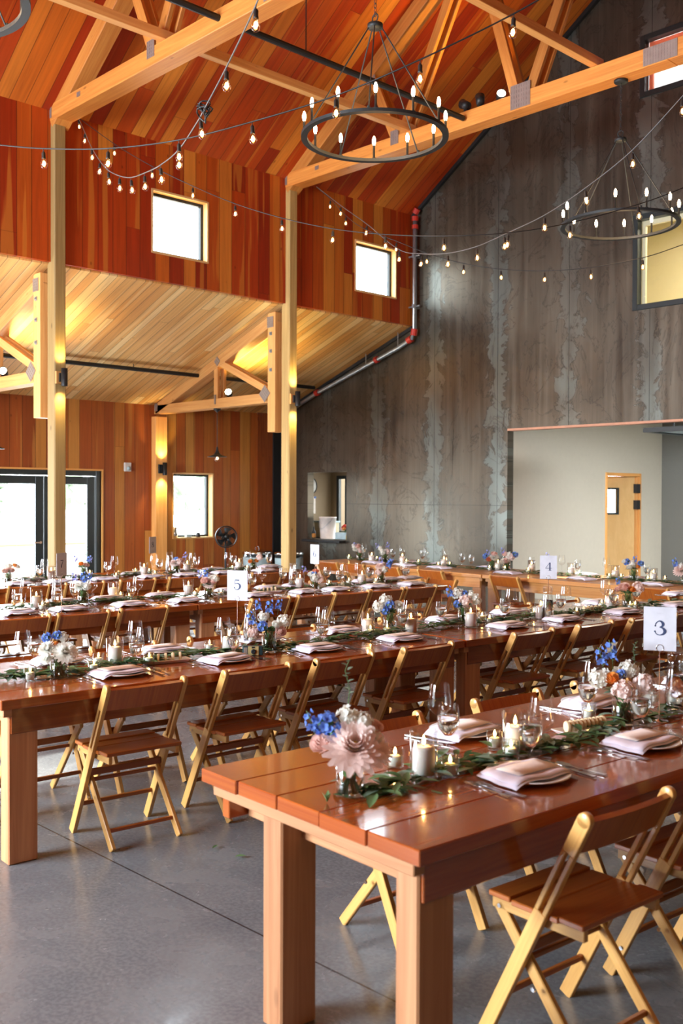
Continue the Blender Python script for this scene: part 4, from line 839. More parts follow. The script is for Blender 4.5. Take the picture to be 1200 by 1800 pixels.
# ------------------------------------------------------------------ folding chairs (origin on the floor, +y towards the table)
def chair_proto():
    r = empty('folding_chair', (0, 0, 0))
    def yz(sx, y0, z0, y1, z1, w, th, nm, bev=.006):
        mb = MB(); mb.bar((sx, y0, z0), (sx, y1, z1), th, w, side=(1, 0, 0)); return mb.build(nm, M['chair_frame'], r, bev)
    for sg in (-1, 1):
        x = sg*.205
        # long stile from the back top down to the front foot, slotted over the seat
        mb = MB(); a, b = Vector((x, .175, .004)), Vector((x, -.205, .765)); d = (b-a); n = d.normalized()
        def at(f): return a+d*f
        mb.bar(at(0), at(.60), .022, .046, side=(1, 0, 0), tint=.6); mb.bar(at(.86), b, .022, .046, side=(1, 0, 0), tint=.6)
        q = Vector((0, n.z, -n.y))
        for k in (-1, 1): mb.bar(at(.60)+q*k*.0155, at(.86)+q*k*.0155, .022, .015, side=(1, 0, 0), tint=.6)
        mb.lathe([(0, -.011), (.023, -.011), (.023, .011), (0, .011)], 16, b, axis=(1, 0, 0), tint=.6)
        mb.build('stile', M['chair_frame'], r, .002)
        x = sg*.178
        yz(x, -.215, .004, .135, .425, .040, .02, 'rear_leg', .003)
        mb = MB(); mb.bar((x, -.19, .425), (x, .155, .425), .02, .036, side=(1, 0, 0)); mb.build('seat_rail', M['chair_frame'], r, .002)
        for y, z, xx in ((-.032, .225, .217), (.125, .418, .189)):
            mb = MB(); mb.cyl((sg*(xx-.003), y, z), (sg*(xx+.003), y, z), .007, 8); mb.build('bolt', M['chrome'], r)
    mb = MB()
    for i in range(4): mb.box(-.20, .20, -.195+i*.09, -.195+i*.09+.086, .443-(.006 if i in (1, 2) else 0), .461-(.006 if i in (1, 2) else 0), tint=.3+.15*i)
    mb.build('seat', M['chair'], r, .003)
    mb = MB(); n = 8; q = Vector((0, -.4467, .8947))
    for i in range(n):
        x0, x1 = -.194+i*.388/n, -.194+(i+1)*.388/n
        def c(x): return Vector((x, -.186-.012*(1-(x/.194)**2), .713))
        p0, p1 = c(x0), c(x1); mb.obox((p0+p1)/2, (p1-p0, Vector((0, .8947, .4467)), q), ((p1-p0).length/2+.0004, .009, .058), tint=.5)
    mb.build('backrest', M['chair'], r)
    for y, z, h2, th, xx in ((.105, .155, .02, .016, .194), (.01, .33, .034, .014, .194), (-.155, .082, .018, .018, .168), (.02, .29, .018, .016, .168)):
        mb = MB(); mb.bar((-xx, y, z), (xx, y, z), th, h2, side=(0, 1, 0)); mb.build('stretcher', M['chair'], r, .003)
    return r
CH = Proto(chair_proto)
RT = math.atan2(Tv.y, Tv.x)
ROT = {'near': RT, 'far': RT+PI, 'head': math.atan2(-Sv.y, -Sv.x), 'end': math.atan2(Sv.y, Sv.x)}
def chair(s, t, side, label, jit=.035):
    CH.put(label, 'chair', stp(s, t), ROT[side]+random.uniform(-jit, jit))
def crow(ts, s, side, row, sidename, seen=None):
    for i, t in enumerate(ts):
        chair(s+random.uniform(-.012, .012), t, side, 'honey wooden folding chair, %s from left on the %s side of the %s' % (NTH[i], sidename, row))
ROWNAME = {'A': 'nearest table row', 'B': 'second table row', 'C': 'third table row', 'D': 'farthest table row', 'E': 'head table row'}
crow([2.55, 3.20, 3.85], 1.91, 'near', ROWNAME['A'], 'camera'); crow([2.72, 3.50, 4.2], 2.78, 'far', ROWNAME['A'], 'far')
crow([2.41, 3.06, 3.65, 4.31, 5.32, 6.0, 6.62, 7.22], 4.505, 'near', ROWNAME['B'], 'camera')
crow([2.28, 2.90, 3.58, 4.16, 5.2, 5.85, 6.5, 7.15], 5.25, 'far', ROWNAME['B'], 'far')
crow([1.85, 2.42, 3.0, 3.48, 4.01, 5.25, 5.76, 6.18, 6.63, 7.09], 7.37, 'near', ROWNAME['C'], 'camera')
crow([2.4, 3.0, 3.6, 4.2, 5.0, 5.6, 6.2, 6.8], 8.11, 'far', ROWNAME['C'], 'far')
crow([2.9, 3.5, 4.1, 4.7, 5.3, 5.9, 6.5, 7.0], 9.84, 'near', ROWNAME['D'], 'camera')
crow([3.6, 5.5, 6.2, 6.8], 10.62, 'far', ROWNAME['D'], 'far')
for i, s in enumerate([10.65, 10.1, 9.45, 8.68, 7.51, 5.66]): chair(s, 8.96, 'head', 'honey wooden folding chair, %s from left on the camera side of the head table' % NTH[i])
chair(7.67, 7.72, 'end', 'honey wooden folding chair at the right end of the third table row')

# ------------------------------------------------------------------ tableware prototypes
def goblet_proto():
    r = empty('water_goblet', (0, 0, 0)); mb = MB()
    mb.lathe([(.0, .004), (.034, .002), (.034, .005), (.008, .012), (.006, .02), (.0095, .028), (.006, .036), (.0075, .055), (.016, .062), (.034, .088), (.041, .115), (.040, .145), (.036, .175)], 20); mb.build('glass', M['glass'], r)
    mb = MB(); mb.lathe([(0, .064), (.014, .066), (.031, .088), (.0385, .115), (.0385, .134), (0, .134)], 20); mb.build('water', M['water'], r); return r
def wine_proto():
    r = empty('wine_glass', (0, 0, 0)); mb = MB()
    mb.lathe([(0, .004), (.037, .002), (.037, .004), (.008, .009), (.0042, .02), (.004, .085), (.008, .098), (.028, .112), (.043, .128), (.0445, .142), (.041, .175), (.034, .218)], 20); mb.build('glass', M['glass'], r); return r
def hurricane_proto():
    r = empty('hurricane_candle', (0, 0, 0)); mb = MB()
    mb.lathe([(0, .0), (.046, .0), (.047, .004), (.047, .152), (.044, .154), (.044, .01), (0, .008)], 24); mb.build('glass_cylinder', M['glass'], r)
    mb = MB(); mb.lathe([(0, .011), (.037, .011), (.037, .093), (.032, .101), (.012, .102), (0, .098)], 20); c = mb.build('candle', M['wax'], r)
    mb = MB(); mb.cyl((0, 0, .097), (.001, 0, .108), .0012, 5); mb.build('wick', M['black'], c)
    mb = MB(); mb.lathe([(0, .105), (.005, .110), (.0062, .117), (.004, .127), (.001, .137), (0, .139)], 10); mb.build('flame', M['flame'], c); return r
def votive_proto():
    r = empty('votive_candle', (0, 0, 0)); mb = MB()
    mb.lathe([(0, 0), (.026, 0), (.029, .005), (.030, .068), (.0275, .068), (.026, .01), (0, .008)], 20); mb.build('glass_cup', M['glass_green'], r)
    mb = MB(); mb.lathe([(0, .009), (.021, .009), (.021, .040), (.016, .043), (0, .041)], 16); c = mb.build('candle', M['wax'], r)
    mb = MB(); mb.lathe([(0, .045), (.0045, .050), (.0055, .056), (.003, .064), (0, .071)], 10); mb.build('flame', M['flame'], c); return r
def carafe_proto():
    r = empty('glass_carafe', (0, 0, 0)); mb = MB()
    mb.lathe([(0, .004), (.046, .0), (.05, .006), (.047, .10), (.036, .175), (.033, .20), (.037, .238), (.034, .238), (.030, .2), (.033, .175), (.044, .10), (.046, .012), (0, .01)], 24); mb.build('glass', M['glass'], r)
    mb = MB(); mb.lathe([(0, .012), (.0435, .013), (.0425, .09), (.036, .15), (0, .15)], 24); mb.build('water', M['water'], r)
    mb = MB(); mb.lathe([(.036, .238), (.037, .243), (.030, .252), (0, .252)], 20); mb.build('stopper', M['glass'], r); return r
def plate_proto():
    r = empty('dinner_plate', (0, 0, 0)); mb = MB()
    mb.lathe([(0, .002), (.075, .0), (.08, .004), (.125, .014), (.137, .019), (.137, .022), (.12, .0185), (.085, .009), (0, .008)], 36); mb.build('dish', M['china'], r); return r
def napkin_proto():
    # folded cloth laid across the plate, its ends drooping past the rim
    r = empty('folded_napkin', (0, 0, 0)); mb = MB(); nx, ny = 18, 8
    def h(x, y, top):
        d = -.016*max(0, (abs(x)-.10)/.05)**1.6*1.0
        w = .0018*math.sin(x*42+y*20)+.0012*math.sin(y*70)
        return .0225+d+w+(.0045 if top else 0)
    for layer in (0, 1):
        L0 = .150-.010*layer; W0 = .098-.008*layer; base = .0052*layer
        vs = []
        for top in (0, 1):
            for j in range(ny+1):
                for i in range(nx+1):
                    x = -L0+2*L0*i/nx; y = -W0+2*W0*j/ny
                    e = 1-.03*abs(math.sin(y*18)) ; rnd = max(abs(x)/L0, abs(y)/W0); edge = max(0, rnd-.9)*10
                    vs.append((x*e+.01*(y/W0)*(1 if x > 0 else .4), y*(1-.06*abs(x)/L0), base+h(x, y, top)-(.0016*edge if top else -.001*edge)))
        fs = []; K = (nx+1)*(ny+1)
        for j in range(ny):
            for i in range(nx):
                a = j*(nx+1)+i; fs.append((a, a+nx+1, a+nx+2, a+1)); b = a+K; fs.append((b, b+1, b+nx+2, b+nx+1))
        for i in range(nx):
            a = i; fs.append((a, a+1, a+1+K, a+K)); a = ny*(nx+1)+i; fs.append((a+1, a, a+K, a+1+K))
        for j in range(ny):
            a = j*(nx+1); fs.append((a+nx+1, a, a+K, a+nx+1+K)); a += nx; fs.append((a, a+nx+1, a+nx+1+K, a+K))
        mb.quadmesh(vs, fs, None, .5, 0, True)
    mb.build('cloth', M['linen'], r); return r
def menu_proto():
    r = empty('menu_card', (0, 0, 0)); mb = MB(); n = 6
    for i in range(n):
        x0, x1 = -.1+.2*i/n, -.1+.2*(i+1)/n; z = lambda x: .004-.10*x*x
        mb.quadmesh([(x0, -.05, z(x0)), (x1, -.05, z(x1)), (x1, .05, z(x1)), (x0, .05, z(x0)), (x0, -.05, z(x0)+.001), (x1, -.05, z(x1)+.001), (x1, .05, z(x1)+.001), (x0, .05, z(x0)+.001)], [(3, 2, 1, 0), (4, 5, 6, 7), (0, 1, 5, 4), (2, 3, 7, 6)]+([(0, 4, 7, 3)] if i == 0 else [])+([(1, 2, 6, 5)] if i == n-1 else []), None, .5, 0, True)
    mb.build('card', M['menu'], r)
    return r
def cutlery(kind):
    # handle points to -y, working end to +y; lies on z=0
    mb = MB()
    pts = [(-.095, .0105), (-.08, .0095), (-.04, .006), (.0, .0038), (.03, .0035)]
    zc = lambda y: .003+.004*max(0, (y-0.0)/.09)
    vs = []; fs = []
    def strip(P, z0=0.0, th=.0022):
        o = len(vs)
        for y, w in P:
            for x in (-w, w): vs.append((x, y, zc(y)+z0+th)); vs.append((x, y, zc(y)+z0))
        for i in range(len(P)-1):
            a = o+4*i; b = a+4
            fs.extend([(a, a+2, b+2, b), (a+1, b+1, b+3, a+3), (a, b, b+1, a+1), (a+2, a+3, b+3, b+2)])
        a = o; b = o+4*(len(P)-1); fs.extend([(a, a+1, a+3, a+2), (b, b+2, b+3, b+1)])
    if kind == 'fork':
        strip(pts+[(.038, .006), (.046, .0115), (.062, .0125)])
        for k in (-1.5, -.5, .5, 1.5):
            o = len(vs); c = k*.0068
            for y in (.062, .1):
                w = .0019 if y < .07 else .001
                for x in (c-w, c+w): vs.append((x, y, zc(y)+.0022-(.002 if y > .09 else 0))); vs.append((x, y, zc(y)-(.002 if y > .09 else 0)))
            fs.extend([(o, o+2, o+6, o+4), (o+1, o+5, o+7, o+3), (o, o+4, o+5, o+1), (o+2, o+3, o+7, o+6), (o+4, o+6, o+7, o+5)])
    elif kind == 'knife':
        strip([(-.11, .009), (-.1, .0095), (-.05, .0085), (-.005, .006)], 0, .004); strip([(-.005, .007), (.03, .0095), (.09, .0095), (.112, .006), (.12, .001)], 0, .0012)
    else:
        strip(pts+[(.042, .006), (.05, .013), (.065, .018), (.08, .0185), (.092, .015), (.1, .006)], 0, .002)
    mb.quadmesh(vs, fs, None, .5, 0, False)
    return mb.mesh(kind, M['silver'])
G, WN, HU, VO, CA = Proto(goblet_proto), Proto(wine_proto), Proto(hurricane_proto), Proto(votive_proto), Proto(carafe_proto)
PL, NA, ME = Proto(plate_proto), Proto(napkin_proto), Proto(menu_proto)
FORK, KNIFE, SPOON = cutlery('fork'), cutlery('knife'), cutlery('spoon')
TZ = .7605
def flat(name, me, label, cat, loc, rz): tag(link(name, me, None, loc, (0, 0, rz)), label, cat)

def bread_dish(label, s, t, near_long):
    r = thing('serving_dish', label, 'dish', stp(s, t, TZ), RT+random.uniform(-.1, .1)); mb = MB()
    vs = []; 
    for (hx, hy, z) in ((.11, .035, 0), (.135, .05, .018), (.130, .045, .018), (.105, .032, .006)):
        vs += [(-hx, -hy, z), (hx, -hy, z), (hx, hy, z), (-hx, hy, z)]
    fs = [(3, 2, 1, 0), (12, 13, 14, 15)]
    for k in range(3):
        for i in range(4): fs.append((4*k+i, 4*k+(i+1) % 4, 4*k+4+(i+1) % 4, 4*k+4+i))
    mb.quadmesh(vs, fs, None, .5); mb.build('tray', M['china'], r, .002)
    return r
def bread_pieces(label_fmt, s, t, n, rz):
    return None
BREADME = None
def bread_slice_mesh():
    mb = MB(); n = 10
    vs = []
    for y in (-.006, .006):
        for i in range(n): a = 2*PI*i/n; vs.append((.026*math.cos(a), y, .024+.022*math.sin(a)))
    fs = [tuple(range(n)), tuple(range(2*n-1, n-1, -1))]+[(i, i+n, (i+1) % n+n, (i+1) % n) for i in range(n)]
    mb.quadmesh(vs, fs, None, .5); return mb.mesh('bread_slice', M['bread'], .002)
BREAD = bread_slice_mesh()

# ------------------------------------------------------------------ flowers
def petal(mb, base, out, up, L, Wd, curl, mi, cup=.25):
    """one petal: from base, leaning along out/up, curling by curl"""
    side = out.cross(up).normalized(); n = 4; vs = []; d = out
    p = Vector(base)
    for i in range(n+1):
        f = i/n; w = Wd*math.sin(PI*min(.93, .12+f*.82))**.7; dd = (out*(1-curl*f*.5)+up*(cup*(1-f)+curl*f*.8)).normalized()
        if i: p = p+dd*L/n
        c = up*(-Wd*.35)
        vs += [p-side*w, p+c*(1-f*.5)*.6, p+side*w]
    fs = []
    for i in range(n):
        a = 3*i; fs += [(a, a+1, a+4, a+3), (a+1, a+2, a+5, a+4)]
    mb.quadmesh(vs, fs, None, .5, mi, True)
def dahlia_mesh(name, m1, R=.055, rings=6):
    mb = MB(); Z = Vector((0, 0, 1))
    for k in range(rings):
        f = k/(rings-1); n = 17-k; tilt = -.12+f*1.3; off = random.random()
        for i in range(n):
            a = 2*PI*(i+off)/n; o = Vector((math.cos(a), math.sin(a), 0))
            dirv = (o*math.cos(tilt)+Z*math.sin(tilt)).normalized(); up = (Z*math.cos(tilt)-o*math.sin(tilt)).normalized()
            petal(mb, o*.006+Z*(-.006+f*.012), dirv, up, R*(1-.42*f)*random.uniform(.94, 1.05), R*.17*(1-.3*f), .18, 0)
    mb.ball((0, 0, .01), R*.2, 8, 6, 1, .8); return mb.mesh(name, [m1, M['yellow'] if 'blush' in name else m1])
def rose_mesh(name, m1, R=.034):
    mb = MB()
    for k in range(5):
        n = 3+k; rr = R*(.22+.19*k)
        for i in range(n):
            a0 = 2*PI*(i+.37*k)/n; vs = []; wd = 2*PI/n*.72
            for j in range(6):
                v = j/5
                for q in range(7):
                    u = (q/6-.5)*2; a = a0+u*wd
                    r2 = rr*(.45+.62*math.sin(v*PI*.5))*(1+.10*max(0, v-.7)*3*(k/4)); z = -R*.55+v*R*(1.35-.13*k)-abs(u)**3*R*.28*v
                    vs.append((r2*math.cos(a), r2*math.sin(a), z))
            mb.quadmesh(vs, [(j*7+q, j*7+q+1, (j+1)*7+q+1, (j+1)*7+q) for j in range(5) for q in range(6)], None, .5, 0, True)
    mb.ball((0, 0, -R*.35), R*.5, 8, 6, 1, .6); return mb.mesh(name, [m1, M['stem']])
def cluster_mesh(name, m1, n=26, R=.032, fl=.009):
    mb = MB()
    for i in range(n):
        th = math.acos(1-1.5*random.random()); a = random.random()*2*PI
        o = Vector((math.sin(th)*math.cos(a), math.sin(th)*math.sin(a), math.cos(th)))
        c = o*R*random.uniform(.85, 1.05); x = o.cross(Vector((.3, .5, .8))).normalized(); y = o.cross(x)
        for k in range(5):
            b = 2*PI*k/5; d = x*math.cos(b)+y*math.sin(b); petal(mb, c, (d+o*.35).normalized(), o, fl*1.25, fl*.5, .2, 0)
    mb.ball((0, 0, 0), R*.85, 8, 6, 1); return mb.mesh(name, [m1, M['stem'] if m1 in (M['blue_petal'], M['lilac_petal']) else m1])
def spike_mesh(name, m1, n=9, H=.10, fl=.013):
    mb = MB(); mb.tube([(0, 0, -.03), (.003, 0, H*.4), (-.002, .002, H)], .0014, 5, 1)
    for i in range(n):
        f = i/n; a = i*2.4; c = Vector((math.cos(a)*.014, math.sin(a)*.014, H*(.12+.88*f))); o = Vector((math.cos(a), math.sin(a), .25)).normalized()
        x = o.cross(Vector((0, 0, 1))).normalized(); y = o.cross(x)
        for k in range(5):
            b = 2*PI*k/5; d = x*math.cos(b)+y*math.sin(b); petal(mb, c, (d+o*.4).normalized(), o, fl*(1.2-.4*f), fl*.42, .1, 0)
        mb.tube([(0, 0, c.z-.006), tuple(c)], .0009, 4, 1)
    return mb.mesh(name, [m1, M['stem']])
def leaf_into(mb, base, d, L, Wd, mi=0, droop=.3):
    d = Vector(d).normalized(); up = Vector((0, 0, 1)); side = d.cross(up)
    side = side.normalized() if side.length > .05 else Vector((1, 0, 0))
    nn = side.cross(d).normalized(); vs = []; p = Vector(base); n = 4
    for i in range(n+1):
        f = i/n; w = Wd*math.sin(PI*(.04+.93*f))**.9
        if i: p = p+(d-up*droop*f).normalized()*L/n
        vs += [p-side*w+nn*w*.35, p, p+side*w+nn*w*.35]
    mb.quadmesh(vs, [q for i in range(n) for q in ((3*i, 3*i+1, 3*i+4, 3*i+3), (3*i+1, 3*i+2, 3*i+5, 3*i+4))], None, .5, mi, True)
def leaves_mesh(name, n, R, L, m1, low=.2):
    mb = MB()
    for i in range(n):
        a = random.random()*2*PI; e = random.uniform(low, 1.0)
        d = Vector((math.cos(a), math.sin(a), e)); leaf_into(mb, Vector((math.cos(a), math.sin(a), .3))*R*.4, d, L*random.uniform(.7, 1.2), L*.19, random.choice((0, 0, 1)), .5)
    return mb.mesh(name, [m1, M['leaf']])
def sprig_mesh(name, m1, n=9, H=.16):
    mb = MB(); pts = [(0, 0, 0), (.01, .004, H*.4), (-.004, .01, H*.75), (.012, .006, H)]; mb.tube(pts, .0012, 5, 1)
    for i in range(n):
        f = .3+.7*i/n; a = i*2.2; leaf_into(mb, (.004, .005, H*f), (math.cos(a), math.sin(a), .5), .022, .008, 0, .2)
    return mb.mesh(name, [m1, M['stem']])
FL = {
 'dahlia_white': dahlia_mesh('white_dahlia', M['white_petal'], .056, 9), 'dahlia_blush': dahlia_mesh('blush_dahlia', M['pale_blush_petal'], .072, 8),
 'dahlia_small': dahlia_mesh('pale_blush_small_dahlia', M['pale_blush_petal'], .046, 5),
 'rose_blush': rose_mesh('blush_rose', M['blush_petal'], .034), 'rose_white': rose_mesh('white_rose', M['white_petal'], .032),
 'rose_coral': rose_mesh('coral_rose', M['coral_petal'], .030), 'ranunculus': rose_mesh('orange_ranunculus', M['orange_petal'], .025),
 'stock': cluster_mesh('white_stock_flower', M['white_petal'], 26, .034, .012), 'daisy': cluster_mesh('small_white_blossom', M['white_petal'], 14, .030, .008),
 'hydrangea': cluster_mesh('cream_hydrangea', M['pale_blush_petal'], 34, .036, .011), 'blue_cluster': cluster_mesh('blue_blossom', M['blue_petal'], 16, .026, .013),
 'delphinium': spike_mesh('blue_delphinium', M['blue_petal'], 9, .09, .015), 'lilac': spike_mesh('lilac_delphinium', M['lilac_petal'], 8, .085, .013)}
FNAME = {'dahlia_white': 'dahlia', 'dahlia_blush': 'dahlia', 'dahlia_small': 'dahlia', 'rose_blush': 'rose', 'rose_white': 'rose', 'rose_coral': 'rose', 'ranunculus': 'ranunculus', 'stock': 'stock_flower', 'daisy': 'blossom', 'hydrangea': 'hydrangea', 'blue_cluster': 'blue_blossom', 'delphinium': 'delphinium', 'lilac': 'delphinium'}
FLAB = {'dahlia_white': 'white dahlia head', 'dahlia_blush': 'big pale blush dahlia', 'dahlia_small': 'small pale blush dahlia', 'rose_blush': 'blush pink rose', 'rose_white': 'white rose', 'rose_coral': 'coral rose', 'ranunculus': 'orange ranunculus', 'stock': 'ruffled white stock flower', 'daisy': 'small white blossoms', 'hydrangea': 'cream hydrangea head', 'blue_cluster': 'blue blossoms', 'delphinium': 'blue delphinium spike', 'lilac': 'lilac delphinium spike'}
LEAF1, LEAF2 = leaves_mesh('bouquet_foliage', 22, .05, .075, M['leaf_dark']), leaves_mesh('bouquet_foliage', 20, .05, .07, M['leaf_euc'])
SPRIG = sprig_mesh('eucalyptus_sprig', M['leaf_euc'])
def vase_parts():
    mb = MB(); mb.lathe([(0, .0), (.042, .0), (.045, .006), (.045, .105), (.043, .106), (.042, .01), (0, .008)], 24); g = mb.mesh('vase', M['glass'])
    mb = MB(); mb.lathe([(0, .009), (.0405, .010), (.0405, .06), (0, .06)], 20); w = mb.mesh('water', M['water'])
    mb = MB()
    for i in range(13):
        a = i*2.39; mb.tube([(.026*math.cos(a+2.6), .026*math.sin(a+2.6), .014), (.008*math.cos(a), .008*math.sin(a), .07), (.03*math.cos(a), .03*math.sin(a), .135)], .0022, 5)
    for i in range(12): a = i*1.7; leaf_into(mb, (.02*math.cos(a), .02*math.sin(a), .02+.006*i), (math.cos(a)*.4, math.sin(a)*.4, 1), .04, .008)
    return g, w, mb.mesh('stems', M['stem'])
VASE, VWATER, VSTEMS = vase_parts()
CAMDIR = lambda p: Vector((-p.x, -p.y, 0)).normalized()
def bouquet(label, s, t, spec, leaf=0, scale=1.0, top=.115):
    """spec: (kind, across, height, towards the room's camera side, size) in metres around the vase mouth"""
    loc = stp(s, t, TZ); f = CAMDIR(loc); rz = math.atan2(f.y, f.x)-(-PI/2)   # local -y faces the aisle where the guests enter
    r = thing('flower_vase', label, 'flowers in vase', loc, rz); r.scale = (scale,)*3
    link('vase', VASE, r); link('water', VWATER, r); link('stems', VSTEMS, r)
    o = link('foliage', LEAF2 if leaf else LEAF1, r, (0, 0, .115), (0, 0, random.random()*6)); o.scale = (.9, .9, .9)
    for k, x, z, y, sz in spec:
        me = SPRIG if k == 'sprig' else FL[k]
        p = Vector((x, -y, top+z)); d = (p-Vector((0, .02, top-.06))).normalized()
        if k in ('delphinium', 'lilac', 'sprig'): d = (d+Vector((0, 0, .9))).normalized()
        else: d = (d+Vector((0, -.35, .15))).normalized()
        q = Vector((0, 0, 1)).rotation_difference(d).to_euler()
        o = link('eucalyptus_sprig' if k == 'sprig' else FNAME[k], me, r, p, q); o.scale = (sz,)*3
        o['label'] = 'tall eucalyptus sprig' if k == 'sprig' else FLAB[k]
    return r
def autospec(heads, smalls):
    sp = []; n = len(heads)
    for i, h in enumerate(heads):
        a = (i+.5)/n*2-1; sp.append((h, a*.055, random.uniform(.0, .05), random.uniform(.01, .05), random.uniform(.85, 1.1)))
    for i, h in enumerate(smalls):
        sp.append((h, random.uniform(-.09, .09), random.uniform(.04, .085), random.uniform(-.03, .03), random.uniform(.85, 1.1)))
    return sp

# ------------------------------------------------------------------ greenery garlands along the table centres
def garland(label, pts, t0, t1, along='t', dens=95, wid=.07):
    P = [Vector((p[0], p[1])) for p in pts]; mb = MB(); base = stp(P[0].x, P[0].y, TZ)
    def on(f):
        q = f*(len(P)-1); i = min(int(q), len(P)-2); return P[i].lerp(P[i+1], q-i)
    n = int(dens*sum((b-a).length for a, b in zip(P, P[1:])))
    path = [stp(*on(i/24), .012)-Vector((base.x, base.y, 0)) for i in range(25)]
    mb.tube(path, .003, 5, 1)
    for i in range(n):
        f = random.random(); c = on(f); d = (on(min(1, f+.02))-on(max(0, f-.02))).normalized()
        a = random.gauss(0, .9); sgn = 1 if random.random() < .7 else -1
        dd = Vector((d.x*math.cos(a)-d.y*math.sin(a), d.x*math.sin(a)+d.y*math.cos(a)))*sgn
        b = c+Vector((random.gauss(0, wid*.38), random.gauss(0, wid*.38)))
        w = Sv*dd.x+Tv*dd.y; p = stp(b.x, b.y, 0)-Vector((base.x, base.y, 0)); z = random.uniform(.006, .035)
        leaf_into(mb, (p.x, p.y, z), (w.x, w.y, random.uniform(-.05, .35)), random.uniform(.055, .11), random.uniform(.011, .019), random.choice((0, 0, 1, 2)), random.uniform(.1, .4))
    mb.v = [v if v.z > .0015 else Vector((v.x, v.y, .0015)) for v in mb.v]
    o = mb.build('leaf_garland', [M['leaf'], M['leaf_dark'], M['leaf_euc']]); o.location = base
    tag(o, label, 'garland')

# ------------------------------------------------------------------ table number cards
DIG = {
 '3': [[(-.30, .62, .05), (-.26, .78, .06), (-.10, .93, .06), (.08, .92, .12), (.20, .76, .19), (.15, .60, .13), (-.02, .53, .05)],
       [(-.02, .53, .05), (.20, .46, .12), (.32, .27, .21), (.22, .08, .13), (.0, .0, .06), (-.22, .06, .05), (-.33, .24, .06)]],
 '4': [[(.18, .0, .17), (.18, 1.0, .17)], [(.14, .98, .05), (-.36, .30, .04)], [(-.38, .28, .05), (.40, .28, .05)], [(.0, .01, .045), (.36, .01, .045)]],
 '5': [[(-.22, .96, .09), (.22, .94, .12)], [(-.23, .96, .045), (-.25, .55, .045)], [(-.25, .55, .045), (.0, .64, .07), (.25, .50, .15), (.29, .28, .20), (.18, .08, .12), (-.04, .0, .06), (-.22, .06, .05), (-.31, .22, .07)]],
 '6': [[(.24, .84, .09), (.10, .97, .05), (-.12, .88, .08), (-.28, .55, .17), (-.26, .22, .17), (-.08, .02, .06), (.12, .02, .07), (.27, .2, .16), (.24, .42, .13), (.05, .54, .05), (-.14, .48, .045), (-.24, .34, .045)]],
 '7': [[(-.28, .94, .08), (.30, .94, .10)], [(.30, .93, .06), (.08, .55, .10), (-.05, .25, .16), (-.06, .0, .17)]],
 '8': [[(.0, .52, .10), (-.20, .66, .13), (-.20, .84, .13), (.0, .96, .05), (.20, .84, .10), (.17, .66, .08), (.0, .53, .10), (-.24, .34, .08), (-.27, .16, .10), (.0, .0, .05), (.27, .15, .15), (.22, .36, .15), (.0, .52, .10)]]}
def catmull(P, n=6):
    out = []
    for i in range(len(P)-1):
        p0, p1, p2, p3 = P[max(i-1, 0)], P[i], P[i+1], P[min(i+2, len(P)-1)]
        for k in range(n):
            t = k/n; out.append(tuple(.5*(2*b+(-a+c)*t+(2*a-5*b+4*c-d)*t*t+(-a+3*b-3*c+d)*t**3) for a, b, c, d in zip(p0, p1, p2, p3)))
    out.append(tuple(P[-1])); return out
def digit(parent, ch, cx, z0, h, y):
    mb = MB(); e = .0008
    for si, st in enumerate(DIG[ch]):
        P = catmull([tuple(map(float, p)) for p in st]) if len(st) > 2 else st
        vs = []
        for i, (x, z, w) in enumerate(P):
            a = P[max(i-1, 0)]; b = P[min(i+1, len(P)-1)]; d = Vector((b[0]-a[0], 0, b[1]-a[1])).normalized(); n = Vector((-d.z, 0, d.x))
            for sg in (-1, 1):
                q = Vector((x, 0, z))+n*w*.5*sg
                vs += [(cx+q.x*h, y-e-si*.00005, z0+q.z*h), (cx+q.x*h, y+.0003, z0+q.z*h)]
        fs = []
        for i in range(len(P)-1):
            a = 4*i; fs += [(a, a+2, a+6, a+4), (a+1, a+5, a+7, a+3), (a, a+4, a+5, a+1), (a+2, a+3, a+7, a+6)]
        mb.quadmesh(vs, fs, None, .5)
        for q in (P[0], P[-1]):
            if ch in '356' and si != 0 or ch == '6' or (ch == '3' and si == 0 and q is P[0]):
                if q[2] > .055 or q is P[0] and ch == '3' and si == 0: mb.lathe([(0, -e), (h*.055, -e), (h*.055, .0003)], 12, (cx+q[0]*h, y, z0+q[1]*h), axis=(0, 1, 0))
    mb.build('number', M['ink'], parent)
def text_mesh(s, size, m):
    cu = bpy.data.curves.new('lettering', 'FONT'); cu.body = s; cu.size = size; cu.align_x = 'CENTER'; cu.extrude = .0003; cu.space_character = 1.3
    o = bpy.data.objects.new('lettering', cu); C.objects.link(o); dg = bpy.context.evaluated_depsgraph_get(); dg.update()
    me = bpy.data.meshes.new_from_object(o.evaluated_get(dg)); bpy.data.objects.remove(o); me.name = 'lettering'; me.materials.clear(); me.materials.append(m); return me
TXT = text_mesh('TABLE', .008, M['ink_pale'])
